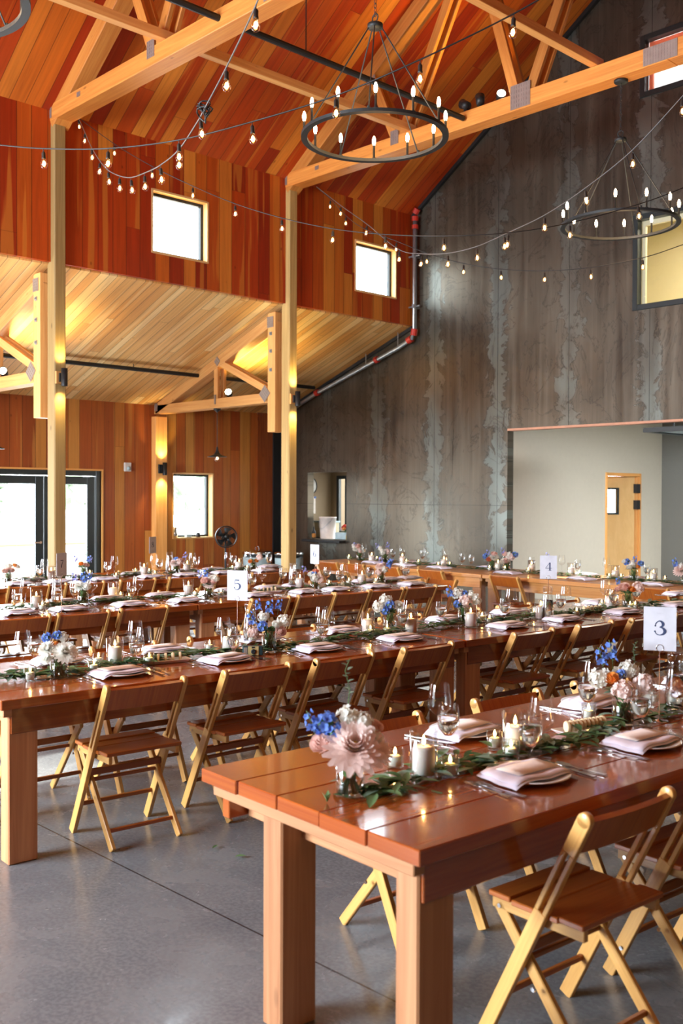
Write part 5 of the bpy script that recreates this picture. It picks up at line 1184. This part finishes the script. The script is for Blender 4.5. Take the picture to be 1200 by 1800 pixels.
def table_card(label, s, t, ch, yaw):
    loc = stp(s, t, TZ); f = CAMDIR(loc); rz = math.atan2(f.y, f.x)+PI/2+yaw
    r = thing('table_number_card', label, 'table number', loc, rz)
    mb = MB(); mb.lathe([(0, 0), (.035, 0), (.035, .003), (.006, .007), (.0018, .012), (.0018, .285), (0, .285)], 16)
    mb.tube([(.014*math.cos(2*PI*i/16), 0, .299+.014*math.sin(2*PI*i/16)) for i in range(17)], .0013, 5); mb.tube([(.014*math.cos(2*PI*i/16), -.004, .299+.014*math.sin(2*PI*i/16)) for i in range(17)], .0013, 5)
    mb.build('wire_stand', M['chrome'], r)
    mb = MB(); mb.box(-.0635, .0635, -.0028, -.0012, .288, .466); c = mb.build('card', M['paper'], r)
    digit(c, ch, 0, .352, .060, -.0029)
    link('lettering', TXT, c, (0, -.0030, .437), (PI/2, 0, 0))
    mb = MB(); mb.box(-.024, .024, -.0032, -.0028, .331, .3318); mb.box(-.020, .020, -.0032, -.0028, .3255, .3263); mb.build('rule', M['ink_pale'], c)

# ------------------------------------------------------------------ laying the tables
def snap(r, kind, s):
    s0, s1, _ = T0[r]
    return s
for r in 'ABCDE':
    R = ROWS[r]; row = ROWNAME[r]; head = r == 'E'; rot = ROT['head'] if head else RT
    GRP = None
    # place settings
    for side in ('pn', 'pf'):
        sn = 'camera side' if side == 'pn' else 'far side'
        for i, (s, t) in enumerate(R[side]):
            if not head:
                s0, s1, _ = T0[r]; s = s0+.265 if side == 'pn' else s1-.235
                s += random.uniform(-.012, .012)
            else: t = 8.92+.27 if side == 'pn' else 9.95-.24
            a = rot+(0 if side == 'pn' else PI)+random.uniform(-.06, .06)
            nn = '%s from left on the %s of the %s' % (NTH[i], sn, row)
            p = stp(s, t, TZ)
            PL.put('white dinner plate, '+nn, 'plate', p, a)
            na = a+random.uniform(-.12, .12)
            p2 = p+Vector((0, 0, .0)); NA.put('folded lavender white napkin, '+nn, 'napkin', p2, na)
            ME.put('blush menu card, '+nn, 'menu card', p+Vector((random.uniform(-.008, .008), random.uniform(-.008, .008), .0345)), na+random.uniform(-.08, .08))
            if r in 'AB' or (r == 'C' and side == 'pn'):
                ux = Vector((math.cos(a), math.sin(a), 0)); uy = Vector((-ux.y, ux.x, 0))
                for k, (dx, me, nm, w) in enumerate(((-.205, FORK, 'fork', 'outer'), (-.172, FORK, 'fork', 'inner'), (.178, KNIFE, 'table_knife', ''), (.215, SPOON, 'spoon', ''))):
                    q = p+ux*(dx+random.uniform(-.004, .004))+uy*random.uniform(-.05, -.015)
                    kind = {'fork': 'silver %s fork' % w, 'table_knife': 'silver table knife', 'spoon': 'silver spoon'}[nm]
                    flat(nm, me, '%s, %s %s place from left, %s' % (kind, NTH[i], 'camera-side' if side == 'pn' else 'far-side', row), nm.split('_')[-1], q, a+random.uniform(-.12, .12))
    for key, pr, nm, cat in (('gob', G, 'stemmed water goblet', 'water glass'), ('wine', WN, 'tall empty wine glass', 'wine glass'), ('hur', HU, 'ivory pillar candle in a glass cylinder', 'candle'), ('vot', VO, 'lit votive candle in a small glass cup', 'candle'), ('carafe', CA, 'clear glass water carafe', 'carafe')):
        for i, (s, t) in enumerate(R[key]):
            if head: s = min(s, 11.08)
            if head: t = min(max(t, 9.25), 9.72) if key in ('hur', 'vot') else min(t, 9.8)
            solo = len(R[key]) == 1
            lab = '%s%s on the %s' % (nm, '' if solo else ', %s from left' % NTH[i], row)
            pr.put(lab, cat, stp(s, t, TZ), random.random()*6)
    g = [(s, t) for s, t in R['gar']]
    if head: g = [(s, 9.47) for s, t in g]
    garland('sage green leaf garland lying along the middle of the %s' % row, g, 0, 0, dens=130 if r in 'AB' else 90)
# serving dishes and bread
DISH = {'A': ['narrow white dish of bread slices on the nearest table row'], 'B': ['white dish with two bread rolls beside the first candles of the second row', 'dark rimmed dish of bread near card 4 on the second table row'], 'C': ['small white bread dish on the third table row'], 'D': [], 'E': []}
for r in 'ABC':
    for i, (s, t) in enumerate(ROWS[r]['dish']):
        d = bread_dish(DISH[r][i], s, t, True); d.rotation_euler[2] = RT-.15
        n = 10 if r == 'A' else 5
        for k in range(n):
            x = -.105+.21*(k+.5)/n; q = Vector((x*math.cos(RT-.15), x*math.sin(RT-.15), .0075))
            tag(link('bread_slice', BREAD, None, Vector(d.location)+q, (0, 0, RT-.15+PI/2-.35+random.uniform(-.1, .1))), 'pale bread slice in the %s' % {'A': 'narrow white dish on the nearest table row', 'B': ['white dish by the first candles of the second row', 'dish near card 4 on the second table row'][i], 'C': 'bread dish on the third table row'}[r], 'bread', 'bread slices in the dish on %s %d' % (ROWNAME[r], i+1))
# flowers
bouquet('glass vase with one big blush dahlia and blue blossoms at the near corner', *ROWS['A']['vase'][0], [('dahlia_blush', .012, .075, .07, 1.28), ('dahlia_small', .075, .06, .03, 1.1), ('rose_blush', -.082, .085, .04, 1.05), ('rose_blush', .07, .125, .0, .8), ('stock', -.005, .15, .0, 1.0), ('daisy', .04, .14, .02, 1.0), ('blue_cluster', -.075, .135, .02, 1.15), ('delphinium', -.11, .11, .02, .8), ('blue_cluster', -.045, .115, .045, .9), ('sprig', -.01, .17, -.02, 1.0), ('daisy', .075, .10, .05, .8)], 0, 1.0, .085)
bouquet('glass vase of white, coral and blue flowers beside card 3', *ROWS['A']['vase'][1], [('stock', -.09, .07, .03, 1.1), ('ranunculus', -.045, .075, .06, 1.0), ('hydrangea', .0, .03, .07, 1.1), ('hydrangea', .08, .05, .03, 1.1), ('stock', .02, .10, -.01, 1.0), ('delphinium', -.08, .11, .0, .9), ('delphinium', -.045, .13, -.01, 1.0), ('blue_cluster', -.01, .09, .03, .6), ('sprig', .03, .09, -.02, .8), ('daisy', .10, .0, .05, 1.1)], 1)
bouquet('glass vase with white dahlias and a little blue, at the left of second row', *ROWS['B']['vase'][0], [('dahlia_white', .03, .035, .07, 1.05), ('dahlia_white', -.055, .05, .03, .85), ('daisy', .02, .10, -.01, .9), ('ranunculus', -.02, .075, .03, .6), ('blue_cluster', -.06, .105, .0, .75), ('blue_cluster', -.01, .115, .0, .7), ('dahlia_white', -.06, .0, .03, .5)], 0, 1.0, .1)
bouquet('glass vase of blue delphinium and white stock beside the disposable camera', *ROWS['B']['vase'][1], [('stock', .085, .065, .02, 1.0), ('stock', -.035, .09, .02, .85), ('rose_blush', .065, .01, .05, .95), ('rose_white', .04, .05, .06, .75), ('delphinium', -.09, .04, .04, 1.0), ('delphinium', .0, .10, .0, 1.0), ('delphinium', -.06, .12, -.02, .8), ('blue_cluster', -.04, .04, .06, .9), ('delphinium', .05, .12, -.02, .8), ('hydrangea', -.09, .0, .03, .9)], 0)
bouquet('glass vase of white stock, dahlia and blue blossoms in the middle of second row', *ROWS['B']['vase'][2], [('stock', -.03, .09, .02, 1.1), ('stock', -.075, .05, .03, 1.1), ('blue_cluster', .0, .06, .05, 1.0), ('dahlia_white', .06, .05, .03, .8), ('blue_cluster', -.03, .02, .06, .8), ('ranunculus', .09, .08, .0, .5)], 0)
bouquet('glass vase of cream hydrangea, white and blue flowers left of card 4', *ROWS['B']['vase'][3], [('hydrangea', .01, .05, .05, 1.15), ('stock', -.045, .10, .0, 1.1), ('stock', .08, .06, .02, 1.1), ('delphinium', -.09, .07, .03, 1.0), ('blue_cluster', .0, .10, .0, .8), ('blue_cluster', -.05, .03, .05, .8), ('daisy', .05, .09, .0, 1.0)], 0)
bouquet('glass vase of pink ranunculus and white flowers right of card 4', *ROWS['B']['vase'][4], [('rose_blush', -.03, .06, .04, 1.2), ('ranunculus', .03, .045, .05, 1.1), ('hydrangea', .08, .06, .02, 1.2), ('delphinium', -.07, .07, .0, .8), ('rose_blush', -.08, .04, .02, .8)], 0)
AUTO = [('C', 0, 'glass vase with a round white dahlia and blue delphinium, third row left', ['dahlia_white', 'stock'], ['delphinium', 'delphinium', 'lilac', 'delphinium']),
 ('C', 1, 'glass vase of peach roses and blue sprays left of card 5, third row', ['rose_blush', 'dahlia_small', 'rose_blush'], ['stock', 'daisy', 'delphinium', 'lilac', 'blue_cluster']),
 ('C', 2, 'glass vase of coral and white roses below card 6, third row', ['rose_white', 'stock', 'dahlia_small'], ['rose_coral', 'blue_cluster', 'lilac']),
 ('C', 3, 'glass vase with tall blue delphinium at the right of third row', ['hydrangea', 'stock'], ['delphinium', 'delphinium', 'delphinium', 'lilac', 'dahlia_small']),
 ('D', 0, 'glass vase of mauve roses at the left picture edge, farthest row', ['rose_blush', 'rose_blush'], ['rose_white', 'ranunculus', 'rose_white']),
 ('D', 1, 'glass vase of orange ranunculus and blue sprays before the terrace door', ['ranunculus', 'rose_blush'], ['lilac', 'delphinium', 'lilac', 'sprig']),
 ('D', 2, 'glass vase of peach dahlias on the farthest row below the small window', ['dahlia_small', 'hydrangea'], ['lilac', 'rose_blush', 'blue_cluster']),
 ('D', 3, 'glass vase of orange ranunculus and cream roses before the trash bins', ['ranunculus', 'rose_white', 'ranunculus'], ['rose_white', 'hydrangea']),
 ('E', 0, 'glass vase of cream dahlias at the left of the head table', ['dahlia_white', 'hydrangea', 'stock'], ['rose_blush', 'lilac', 'daisy']),
 ('E', 1, 'glass vase of white and lilac flowers, second from left on head table', ['stock', 'hydrangea'], ['lilac', 'lilac', 'daisy']),
 ('E', 2, 'glass vase with white dahlia and coral rose, third from left on head table', ['rose_coral', 'dahlia_white'], ['blue_cluster', 'rose_blush', 'lilac']),
 ('E', 3, 'large glass vase of white and pink roses left of card 4, head table', ['rose_white', 'rose_blush', 'rose_white', 'hydrangea'], ['blue_cluster', 'stock', 'lilac', 'rose_blush']),
 ('E', 4, 'glass vase of cream flowers behind card 4 on the head table', ['hydrangea', 'stock'], ['stock', 'lilac']),
 ('E', 5, 'glass vase of white roses and blue sprays before the alcove door', ['rose_white', 'rose_white', 'ranunculus'], ['blue_cluster', 'delphinium', 'blue_cluster', 'daisy', 'rose_white']),
 ('E', 6, 'large vase of blush dahlias and blue delphinium at the right edge, head table', ['dahlia_blush', 'rose_white', 'rose_blush', 'dahlia_small'], ['delphinium', 'delphinium', 'stock', 'ranunculus', 'delphinium'])]
for r, i, lab, heads, smalls in AUTO:
    s, t = ROWS[r]['vase'][i]
    if r == 'E': t = 9.5
    bouquet(lab, s, t, autospec(heads, smalls), i % 2, 1.1 if r == 'E' else 1.0)
CARDS = [('A', 0, 'white table card numbered three, nearest card at the right', '3', 0.0), ('B', 0, 'white table card numbered five on a wire stand', '5', -.35), ('B', 1, 'white table card numbered four on a wire stand', '4', .05),
 ('C', 0, 'white table card turned sideways in front of the terrace door post', '7', .95), ('C', 1, 'narrow looking white table card numbered six before the pass-through', '6', -.9), ('D', 0, 'small distant white table card left of the small window', '8', .95)]
for r, i, lab, ch, yaw in CARDS: table_card(lab, *ROWS[r]['card'][i], ch, yaw)
# disposable camera
s, t = ROWS['B']['camera'][0]; p = stp(s, t, TZ); f = CAMDIR(p)
r = thing('disposable_camera', 'small dark and gold disposable camera on the second table row', 'camera', p, math.atan2(f.y, f.x)+PI/2)
mb = MB(); mb.box(-.058, .058, -.016, .016, 0, .055); mb.build('body', M['camera_green'], r, .005)
mb = MB(); mb.box(-.026, .034, -.0185, -.0155, .002, .054); w = mb.build('wrapper', M['camera_card'], r, .001)
mb = MB(); mb.lathe([(0, .0), (.014, 0), (.014, .006), (.009, .008), (0, .004)], 18, (.004, -.018, .024), axis=(0, -1, 0)); mb.build('camera_lens', M['black'], r)
mb = MB(); mb.box(-.006, .012, -.0195, -.0180, .042, .052); mb.build('viewfinder', M['black'], r); mb = MB(); mb.box(-.05, -.030, -.0175, -.0155, .008, .047); mb.build('flash', M['plate_steel'], r, .001)
s, t = ROWS['B']['tin'][0]; r = thing('small_tin', 'flat round gold tin on the second table row beside the camera', 'tin', stp(s, t, TZ))
mb = MB(); mb.lathe([(0, 0), (.03, 0), (.03, .01), (0, .01)], 24); mb.build('base', M['camera_card'], r); mb = MB(); mb.lathe([(.031, .008), (.031, .015), (.029, .0165), (0, .0165)], 24); mb.build('lid', M['chrome'], r)
# odds and ends
for nm, lab, s, t, k in (('leaf_sprig', 'tiny green leaf sprig standing on the nearest table left of the dahlia', 2.31, 1.90, 0), ('fallen_leaf', 'green stem cutting on the nearest table by the pillar candle', 2.17, 2.22, 1)):
    mb = MB()
    if k == 0:
        for a in (0, 2.2, 4.1): leaf_into(mb, (0, 0, .002), (math.cos(a), math.sin(a), 2.0), .034, .007, 0, .1)
    else: mb.cyl((-.02, 0, .003), (.02, .004, .003), .0025, 6)
    o = mb.build(nm, [M['leaf'], M['leaf_dark']]); o.location = stp(s, t, TZ); tag(o, lab, 'leaf')
for i, (x, y, lab) in enumerate(((-3.68, 2.86, 'small fallen green leaf on the concrete floor, right one'), (-3.84, 2.85, 'long fallen green leaf on the concrete floor, left one'))):
    mb = MB(); leaf_into(mb, (0, 0, .006), (math.cos(1+i), math.sin(1+i), 0), .05, .014-.005*i, 0, .0); o = mb.build('fallen_leaf', M['leaf']); o.location = (x, y, .002); tag(o, lab, 'leaf')

# ------------------------------------------------------------------ string lights
def string_bulb_meshes():
    a = MB(); a.cyl((0, 0, 0), (0, 0, -.022), .0025, 6); a.lathe([(0, -.020), (.006, -.020), (.0115, -.028), (.0115, -.056), (.013, -.058), (.013, -.064), (0, -.064)], 12)
    b = MB(); b.lathe([(.010, -.062), (.012, -.070), (.021, -.090), (.0225, -.102), (.018, -.116), (.008, -.124), (0, -.125)], 14)
    c = MB(); c.lathe([(0, -.074), (.0075, -.082), (.010, -.096), (.007, -.108), (0, -.112)], 8)
    return a.mesh('socket', M['socket']), b.mesh('bulb', M['bulb_glass']), c.mesh('filament', M['filament'])
SOC, BUL, FIL = string_bulb_meshes()
SL_LAB = {'front': 'black string light strand crossing in front of the big ring chandelier', 'hub': 'string light strand looping from the hub to the left truss end', 'middle': 'long string light strand running from the left truss end to right', 'cross': 'string light strand rising in front of the right ring chandelier', 'back': 'low string light strand in front of the steel wall'}
for nm, (P, B) in STRANDS.items():
    o0 = Vector(P[0]); r = thing('string_light', SL_LAB[nm], 'string lights', o0)
    mb = MB(); pts = [Vector(p)-o0 for p in catmull([tuple(p) for p in P], 8)]; mb.tube(pts, .0042, 6); mb.build('cord', M['socket'] if nm not in ('cross', 'hub') else M['cord_grey'], r)
    for b in B:
        # hang every lamp from the nearest point of the cord
        q = min(pts, key=lambda p: (p-(Vector(b)-o0)).length)
        sgm = [(pts[i], pts[i+1]) for i in range(len(pts)-1)]
        def near(s): a, c = s; d = c-a; f = max(0, min(1, (Vector(b)-o0-a).dot(d)/d.dot(d))); return a+d*f
        q = min((near(s) for s in sgm), key=lambda p: (p-(Vector(b)-o0)).length)
        rx, ry = random.uniform(-.10, .10), random.uniform(-.10, .10)
        k = link('socket', SOC, r, q, (rx, ry, 0)); g = link('bulb', BUL, k); link('filament', FIL, g)
# knot of cords where the strands meet
hub = Vector(STRANDS['hub'][0][3]); r = thing('cord_knot', 'tangle of black cord and clips where the string lights meet', 'cord', hub)
mb = MB()
for k in range(4): mb.tube([(.03*math.cos(a+k)*(1+.3*k % 2), .02*math.sin(2*a+k), -.01*k+.04*math.sin(a)) for a in [2*PI*i/14 for i in range(15)]], .005, 5)
mb.build('cord_loops', M['socket'], r)
mb = MB(); mb.tube([(0, 0, .0), (.02, -.01, -.09)], .005, 5); mb.build('clip', M['socket'], r)

# ------------------------------------------------------------------ fan and bins in the aisle
r = thing('pedestal_fan', 'round black pedestal fan in front of the outer wall', 'fan', (-12.6, 9.59, 0)); f = Vector((.80, -.42, .12)).normalized()
mb = MB(); mb.lathe([(0, 0), (.19, 0), (.19, .02), (.05, .035), (.02, .06), (0, .06)], 28); mb.build('base', M['black'], r)
mb = MB(); mb.cyl((0, 0, .05), (0, 0, .98), .015, 12); mb.build('pole', M['black'], r)
c = Vector((0, 0, 1.03))+f*.06
mb = MB(); mb.lathe([(0, -.14), (.05, -.14), (.06, -.03), (.03, 0), (0, 0)], 18, c, axis=f); mb.build('motor', M['black'], r)
mb = MB(); mb.lathe([(.165, -.05), (.172, -.03), (.172, .03), (.165, .05), (.160, .03), (.160, -.03), (.165, -.05)], 36, c, axis=f); mb.build('guard_ring', M['black_frame'], r)
mb = MB(); x = f.cross(Vector((0, 0, 1))).normalized(); y = x.cross(f)
for k in range(64):
    a = 2*PI*k/40; d = x*math.cos(a)+y*math.sin(a)
    for sg in (1, -1): mb.tube([c+d*.03+f*.07*sg, c+d*.13+f*.062*sg, c+d*.168+f*.03*sg], .0022, 4)
for rr in (.07, .13): mb.tube([c+(x*math.cos(2*PI*i/30)+y*math.sin(2*PI*i/30))*rr+f*.066 for i in range(31)], .0022, 4)
mb.lathe([(0, .068), (.035, .068), (.035, .074), (0, .078)], 16, c, axis=f); mb.build('grille', M['black'], r)
for k in range(5):
    a = 2*PI*k/5; mb = MB(); vs = []
    for i in range(5):
        for j in range(4):
            rad = .03+.12*i/4; b = a+(.15+.75*(j/3))*(.6+.5*i/4); vs.append(c+(x*math.cos(b)+y*math.sin(b))*rad+f*(.02*(j/3-.5)*2))
    vs2 = [v-f*.003 for v in vs]; fs = [(4*i+j, 4*i+j+1, 4*i+4+j+1, 4*i+4+j) for i in range(4) for j in range(3)]
    mb.quadmesh(vs, fs, None, .5, 0, True); mb.quadmesh(vs2, [q[::-1] for q in fs], None, .5, 0, True); mb.build('blade', M['black_frame'], r)
for i, (x0, y0, lab) in enumerate(((-13.25, 10.75, 'round black bin with a chrome rim lid and knob, left one'), (-12.72, 11.0, 'round black bin with a chrome rim lid, right one by the post'))):
    r = thing('lidded_bin', lab, 'bin', (x0, y0, 0))
    mb = MB(); mb.lathe([(0, 0), (.21, 0), (.215, .02), (.235, .70), (.22, .70), (0, .68)], 32); mb.build('body', M['black_frame'], r)
    mb = MB(); mb.lathe([(.235, .695), (.25, .70), (.25, .73), (.22, .745), (.08, .775), (0, .78)], 32); mb.build('lid', M['chrome'], r)
    mb = MB(); mb.tube([(-.05, 0, .775), (-.04, 0, .82), (.04, 0, .82), (.05, 0, .775)], .007, 6); mb.build('handle', M['chrome'], r)
    mb = MB(); mb.lathe([(.231, .45), (.237, .65)], 32); mb.build('band', M['tray_blue'], r)

# ------------------------------------------------------------------ outside
mb = MB(); mb.box(-80, XO-.2, -50, 60, -.25, -.05); structure(mb.build('ground_west', M['gravel']))
mb = MB(); mb.box(-30, 30, -60, YB-.2, -.25, -.05); structure(mb.build('ground_south', M['gravel']))
def far_tree(label, x, y, h, w):
    r = thing('tree', label, 'tree', (x, y, -.06)); mb = MB(); mb.lathe([(0, 0), (.25, 0), (.15, h*.5), (0, h*.6)], 10); mb.build('trunk', M['kitchen_brown'], r)
    mb = MB()
    for i in range(150):
        a = random.random()*2*PI; q = random.random()**.5; z = random.random()
        mb.ball((w*q*math.cos(a)*(1-.5*z), w*q*math.sin(a)*(1-.5*z), h*(.18+.8*z)), h*.055*random.uniform(.7, 1.4), 6, 4)
    mb.v = [v+Vector((random.uniform(-.12, .12),)*3) for v in mb.v]; mb.build('crown', M['foliage_far'], r)
for i, (x, y, h, w) in enumerate(((-42, 17, 5.5, 3.6), (-42, 26, 6.5, 4.0), (-46, 37, 7, 4.5), (-36, 45, 6, 3.8), (-34, 8, 4.5, 3.0))):
    far_tree('%s pale green tree outside beyond the terrace glass, counted from left' % NTH[[1, 2, 3, 4, 0][i]], x, y, h, w)
r = thing('planter_box', 'long low timber planter outside the terrace doors', 'planter', (-19.5, 10.2, -.05)); mb = MB(); mb.box(-.5, .5, -2.2, 2.2, 0, .7); mb.build('box', M['gravel'], r); mb = MB(); mb.box(-.46, .46, -2.1, 2.1, .7, .74); mb.build('soil', M['kitchen_brown'], r)
